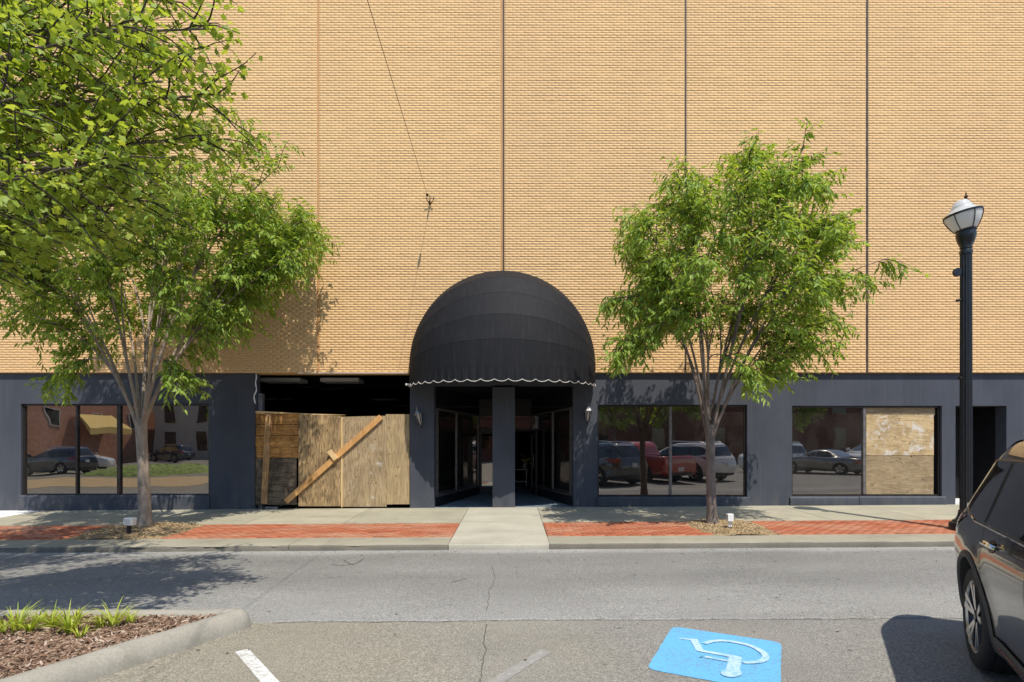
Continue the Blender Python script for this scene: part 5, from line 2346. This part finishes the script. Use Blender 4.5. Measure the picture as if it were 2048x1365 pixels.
    mm.bbox(-.055, -.040, -.155, .155, pz - .08, pz + .08, .004)
    obj('number_plate', mm, M['plate'], root, local=True)
    # dark lower bumper and sills
    mm = MB()
    lo_z, hi_z = s['z'][0] + .015, s['z'][0] + .15
    mm.grid(lambda y, z: Vector((B.XR(z) - .05 * (1 - (y / 1.0) ** 2) - .006, y, z)), lin(-.66, .66, 13), lin(lo_z, hi_z, 4), flip=True)
    obj('rear_bumper_trim', mm, M['cladding'], root, True, local=True)

    x0, x1 = B.ax[0] + B.wr + .10, B.ax[1] - B.wr - .10
    both('sill_trim', lambda: patch(lin(x0, x1, 20), lambda x: s['z'][0] + .005, lambda x: s['z'][0] + .125, .010, 4), M['cladding'])
    # arch mouldings
    if kind != 'sedan':
        for c in B.ax:
            def arch(c=c):
                mm = MB()
                rr = B.wr + .060
                def f(a, u):
                    q = rr + .052 * u
                    x, z = c + q * math.cos(a), B.wr + q * math.sin(a)
                    z = max(z, s['z'][0] + .005)
                    return B.side(x, z, .004 + .014 * math.sin(math.pi * min(1, u * 1.3)) * (1 if u < .8 else .5))
                mm.grid(f, lin(R(-14), R(194), 44), lin(0, 1, 5), flip=True)
                mm.grid(lambda a, u: B.side(c + rr * math.cos(a), max(B.wr + rr * math.sin(a), s['z'][0] + .005), .004) + Vector((0, .06 * u, 0)), lin(R(-14), R(194), 44), lin(0, 1, 2))
                return mm
            both('arch_moulding', arch, M['cladding'])
    # wheels
    for c in B.ax:
        for sg in (-1, 1):
            yo = (B.s['w'][6] - .02) * sg
            we = bpy.data.objects.new('wheel', None)
            COL.objects.link(we)
            we.parent = root
            we.location = (c, yo, B.wr)
            if sg > 0:
                we.rotation_euler = (0, 0, math.pi)
            # outside of the wheel looks to -y
            q = B.wr
            tw = .245
            mm = MB()
            mm.lathe([(q * .68, .012), (q * .70, -.004), (q * .80, -.012), (q * .92, -.004), (q * .975, .012), (q * .995, .030),
                      (q * 1.0, .055), (q * .982, .058), (q * .982, .066), (q, .069), (q, .112), (q * .982, .115), (q * .982, .123), (q, .126),
                      (q, .165), (q * .982, .168), (q * .982, .176), (q, .179), (q * .995, .212), (q * .96, .236), (q * .70, .24)], (0, 0, 0), 56, axis='Y', cap=False)
            obj('tyre', mm, M['tyre'], we, 50, local=True)
            mm = MB()
            ri = q * .685
            mm.lathe([(0, .075), (ri * .9, .085), (ri * .95, .05), (ri * .985, .015)], (0, 0, 0), 40, axis='Y', cap=False)
            mm.lathe([(ri * .3, .16), (ri * .95, .16)], (0, 0, 0), 30, axis='Y', cap=False)
            obj('barrel', mm, M['rim_dark'], we, 50, local=True)
            mm = MB()
            if True:
                for i in range(5):
                    a0 = 2 * math.pi * i / 5 + math.pi / 2
                    for da in (-.19, .19):
                        a1 = a0 + da
                        a2 = a0 + da * .55
                        p0 = Vector((math.cos(a2) * ri * .20, .028, math.sin(a2) * ri * .20))
                        p1 = Vector((math.cos(a1) * ri * .97, .006, math.sin(a1) * ri * .97))
                        mm.bar(p0, p1, .026, .034, up=(0, -1, 0), w2=.046, h2=.030)
                        if detail:
                            obj('spoke', mm, M['rim_silver'], we, local=True)
                            mm = MB()
            if not detail:
                obj('spoke', mm, M['rim_silver'], we, local=True, kind='stuff')
            mm = MB()
            mm.lathe([(ri * .95, .012), (ri * 1.01, -.002), (ri * 1.035, .000), (ri * 1.03, .014)], (0, 0, 0), 44, axis='Y', cap=False)
            obj('rim_edge', mm, M['rim_silver'], we, True, local=True)
            mm = MB()
            mm.lathe([(0, .004), (.030, .006), (.034, .016), (.06, .022), (.075, .04)], (0, 0, 0), 20, axis='Y', cap=False)
            obj('hub_cap', mm, M['rim_dark'], we, True, local=True)
    # underside
    mm = MB(); mm.bbox(.45, s['L'] - .5, -.7, .7, s['z'][0] - .04, s['z'][0] + .05, .02)
    obj('underbody', mm, M['black'], root, local=True)
    # door seams
    def seam(pts, w=.0045):
        mm = MB()
        P = [B.side(x, z, .0025) for x, z in pts]
        Q = [B.side(x + w * 1.6, z, .0025) for x, z in pts]
        k = len(pts)
        mm.add(P + Q, [(i, i + k, i + k + 1, i + 1) for i in range(k - 1)])
        return mm
    if kind == 'suv':
        c0 = B.ax[0]
        ra = B.wr + .13
        seamA = [(1.30 + .02 * (1.5 - z), z) for z in lin(1.56, 1.0, 8)] + [(1.335 + .10 * ((1.0 - z) / .35) ** 2, z) for z in lin(.98, .66, 6)] + [(1.46 + .12 * (1 - (z - .44) / .2), z) for z in lin(.62, .45, 4)]
        seamB = [(2.30 + .03 * (1.5 - z), z) for z in lin(1.56, .46, 14)]
        seamC = [(3.32 + .02 * (1.1 - z), z) for z in lin(1.08, .46, 10)]
        for nm_, sp in (('door_seam', seamA), ('door_seam', seamB), ('door_seam', seamC)):
            both(nm_, lambda sp=sp: seam(sp), M['black'], False)
        # black pillars between the glass, chrome line below it
        both('pillar_trim', lambda: patch(lin(1.262, 1.332, 3), lambda x: zl + .005, lambda x: zh, .005), M['rim_dark'])
        both('pillar_trim', lambda: patch(lin(2.262, 2.338, 3), lambda x: zl + .005, lambda x: zh, .005), M['rim_dark'])

        def belt():
            mm = MB()
            def zb(x):
                k = max(0, (1.02 - x) / .5)
                return zl - .018 + .10 * k ** 1.6
            mm.tube([B.side(x, zb(x), .006) for x in lin(.56, 3.45, 50)], .0085, 6)
            return mm
        both('chrome_beltline', belt, M['chrome'])

        def top_trim():
            mm = MB()
            def zt(x):
                k = max(0, (xe0 + .42 - x) / .42)
                return zh + .014 - .115 * k ** 1.8
            mm.tube([B.side(x, zt(x), .004) for x in lin(.56, 2.5, 40)], .006, 6)
            return mm
        both('window_surround', top_trim, M['rim_dark'])
        for hx in (1.50, 2.46):
            def handle(hx=hx):
                mm = MB()
                z = .995
                P = [B.side(hx + d, z + .012 * math.sin(d * 14), .012 + o) for d, o in ((0, -.006), (.02, .02), (.07, .034), (.14, .034), (.19, .020), (.215, -.006))]
                mm.tube(P, [.012, .016, .017, .017, .016, .012], 8)
                return mm
            both('door_handle', handle, M['chrome'])

            def cup(hx=hx):
                mm = MB()
                mm.grid(lambda a, u: B.side(hx + .10 + .085 * u * math.cos(a), .992 + .042 * u * math.sin(a), .0035), lin(0, 2 * math.pi, 21), lin(.02, 1, 3), flip=True)
                return mm
            both('handle_recess', cup, M['rim_dark'])

        def rail():
            mm = MB()
            P = []
            for t_ in lin(0, 1, 26):
                x = .78 + 2.05 * t_
                h = 1.755 + .045 * min(1, t_ / .10, (1 - t_) / .12) + .02 * math.sin(math.pi * t_)
                P.append((x, -.60 - .05 * math.sin(math.pi * t_), h))
            mm.tube(P, .021, 8)
            return mm
        both('roof_rail', rail, M['chrome'] if False else M['rim_silver'])

        def sp():
            mm = MB()
            mm.grid(lambda y, u: Vector((.40 + .44 * u + .08 * (y / .7) ** 2, y, 1.655 + .095 * math.sin(u * 1.5) - .05 * (abs(y) / .7) ** 3)), lin(-.66, .66, 15), lin(0, 1, 8))
            mm.grid(lambda y, u: Vector((.40 + .12 * u + .08 * (y / .7) ** 2, y, 1.655 - .03 * u - .05 * (abs(y) / .7) ** 3)), lin(-.66, .66, 15), lin(0, 1, 3), flip=True)
            return mm
        obj('spoiler', sp(), paint, root, True, local=True)

        def chrome_sill():
            mm = MB()
            mm.tube([B.side(x, .325 + .012 * math.sin((x - 1.6) * 1.5), .016) for x in lin(1.62, 3.2, 24)], .010, 6)
            return mm
        both('chrome_sill_strip', chrome_sill, M['chrome'])

        def crease():
            mm = MB()
            mm.tube([B.side(x, .93 - .01 * (x - 1.3), .0005) for x in lin(.55, 4.2, 50)], .004, 4)
            return mm
    if kind != 'pickup' or True:
        def mirror():
            mm = MB()
            mx = s['win'][-1][1] - (-.12 if kind == 'suv' else .28)
            p = B.side(mx, zl + .03, 0)
            mm.bbox(p.x - .06, p.x + .10, p.y - .24, p.y - .05, p.z - .01, p.z + .15, .03)
            mm.bar((p.x + .02, p.y + .02, p.z + .03), (p.x + .02, p.y - .08, p.z + .05), .06, .04)
            return mm
        both('door_mirror', mirror, paint)
    return root


def nzv(a, b):
    return True


ALPHA = R(29.5)
RD = Vector((math.sin(ALPHA), math.cos(ALPHA), 0))       # towards the car's tail
RN = Vector((-math.cos(ALPHA), math.sin(ALPHA), 0))      # its right flank


def place_car(c, p, ang=ALPHA):
    """p: plan point of the middle of the tail"""
    f = Vector((-math.sin(ang), -math.cos(ang), 0))
    c.location = (p.x, p.y, gz(p.x) - .012)
    c.rotation_euler = (0, 0, math.atan2(f.y, f.x))


suv = car('parked_suv', 'suv', M['paint_black'], 'glossy black SUV parked at an angle with its rear wheel in view', 'car', detail=True)
YT = .76 / 202 * F
wp = Vector((wx(1947, YT), YT, 0))
tail0 = wp + RN * -.965 + RD * 1.04
place_car(suv, tail0)

SLOT = Vector((math.cos(ALPHA), -math.sin(ALPHA), 0)) * 2.78
pk = car('parked_pickup', 'pickup', M['paint_red'], 'red pickup truck reflected in the shop window right of the entrance', 'truck')
place_car(pk, tail0 + SLOT * 1 - RD * .25)
wsv = car('parked_suv', 'suv', M['paint_white'], 'white SUV reflected in the shop window behind the right tree trunk', 'car', 'white cars reflected in the shop windows')
place_car(wsv, tail0 + SLOT * 2 - RD * .2)
sd = car('parked_sedan', 'sedan', M['paint_grey'], 'grey sedan reflected in the window beside the plywood panel', 'car')
place_car(sd, tail0 + SLOT * 5.1 - RD * .3 + Vector((1.5, .4, 0)))


def copy_car(src, label, p, ang, paint=None, group=None):
    c = dup(src)
    c['label'] = label
    if group:
        c['group'] = group
    place_car(c, p, ang)
    if paint:
        for o in [c, *c.children_recursive]:
            if o.type == 'MESH' and o.name.split('.')[0] in ('body', 'spoiler', 'door_mirror'):
                o.data = o.data.copy()
                o.data.materials[0] = paint
    return c


copy_car(wsv, 'white SUV roof reflected behind the sedan, left one', Vector((18.6, -9.5, 0)), ALPHA + R(90))
copy_car(wsv, 'white SUV roof reflected behind the sedan, right one', Vector((25.4, -10.5, 0)), ALPHA + R(90))
copy_car(wsv, 'white SUV reflected in the far left shop window under the yellow awning', Vector((-35.5, -15.0, 0)), R(-75))
copy_car(wsv, 'dark navy SUV reflected in the far left shop window', Vector((-27.5, -9.5, 0)), R(80), M['paint_navy'], 'dark cars reflected in the left window')
copy_car(wsv, 'dark SUV reflected behind the green bank in the left window', Vector((-33.0, -30.0, 0)), R(70), M['paint_navy'], 'dark cars reflected in the left window')

M['sunlit_tan'] = mat_concrete('sunlit_road_tan', (0.52, 0.38, 0.20), 0.2)  # tan stands in for sunlight on the road reflected in the left window

# ================================================================== ACROSS THE STREET (seen in the glass)
def far_building(name, label, x0, x1, y0, y1, h, face, wall, nwin, wz0, wz1, trim):
    b = thing(name, label, 'building', ((x0 + x1) / 2, (y0 + y1) / 2, 0))
    m = MB(); m.box(x0, x1, y0, y1, -.6, h)
    obj('wall', m, wall, b)
    m = MB(); m.box(x0 - .15, x1 + .15, y0 - .15, y1 + .15, h, h + .35)
    obj('cornice', m, trim, b)
    for i in range(nwin):
        s = (i + .5) / nwin
        for z0, z1 in ((wz0, wz1), (wz0 + 3.4, wz1 + 3.4)):
            if z1 > h - .4:
                continue
            m = MB(); g = MB()
            if face == '+y':
                x = x0 + (x1 - x0) * s
                m.box(x - .75, x + .75, y1 + .002, y1 + .08, z0 - .1, z1 + .1)
                g.box(x - .62, x + .62, y1 + .081, y1 + .09, z0, z1)
            else:
                y = y0 + (y1 - y0) * s
                m.box(x1 + .002, x1 + .08, y - .75, y + .75, z0 - .1, z1 + .1)
                g.box(x1 + .081, x1 + .09, y - .62, y + .62, z0, z1)
            w = obj('window', m, trim, b)
            obj('pane', g, M['car_glass'], w)
    return b


far_building('red_brick_building', 'dark red brick building across the street reflected in the right shop windows', -6, 46, -42, -27, 10, '+y', M['red_brick'], 9, 1.2, 3.4, M['red_brick'])
fb = far_building('corner_building', 'red brick corner building with pale trim reflected in the left shop window', -60, -43, -60, -12, 9.5, '+x', M['salmon_brick'], 9, 3.6, 5.0, M['pale_stone'])
m = MB()
m.add([(-42.9, -33, 4.9), (-42.9, -27.5, 4.9), (-41.2, -27.5, 3.4), (-41.2, -33, 3.4), (-41.2, -27.5, 2.8), (-41.2, -33, 2.8), (-42.9, -33, 4.8), (-42.9, -27.5, 4.8)], [(0, 1, 2, 3), (3, 2, 4, 5), (7, 6, 5, 4), (0, 3, 5, 6), (1, 7, 4, 2)])
ya = obj('yellow_awning', m, M['yellow_canvas'])
tag(ya, 'pale yellow shop awning reflected in the left window above parked cars', 'awning')
far_building('pale_shop', 'pale stone shop with dark openings reflected in the left window', -42, -14, -52, -38, 7, '+y', M['pale_stone'], 7, 1.0, 3.2, M['pale_stone'])

# low green bank reflected in the left window
m = MB()
bx_, by_ = -22.5, -8.5
m.grid(lambda u, a: (bx_ + 4.2 * u * math.cos(a), by_ + 2.6 * u * math.sin(a), gz(bx_) + .55 * (1 - u ** 3) + .10 * nz(u * 9, a * 3) - .02), lin(0.02, 1, 14), lin(0, 2 * math.pi, 40))
bank = obj('ground_cover', m, M['shrub_green'], smooth=True, kind='stuff')

structure('sunlit_road_sheet', sheet([-34, -24, -14], [-4.5, -1, 2.8], lambda x, y: gz(x) - .006), M['sunlit_tan'])  # sheet added off camera; the road's sunlit tone is put into its colour

# trees beyond, copies of the pavement tree
for lab, p, rz_, sc in (('street tree across the road reflected in the third shop window', (21.5, -17.0, 0), 1.0, 1.25),
                        ('street tree across the road reflected above the red pickup', (7.5, -15.0, 0), 2.2, 1.2),
                        ('street tree across the road reflected above the white SUV', (13.0, -18.0, 0), 4.0, 1.3),
                        ('street tree across the road reflected in the right pane of the left window', (-17.5, -20.0, 0), 3.0, 1.1)):
    c = dup(ta)
    c['label'] = lab
    c['group'] = 'street trees across the road'
    c.location = p
    c.rotation_euler = (0, 0, rz_)
    c.scale = (sc, sc, sc)
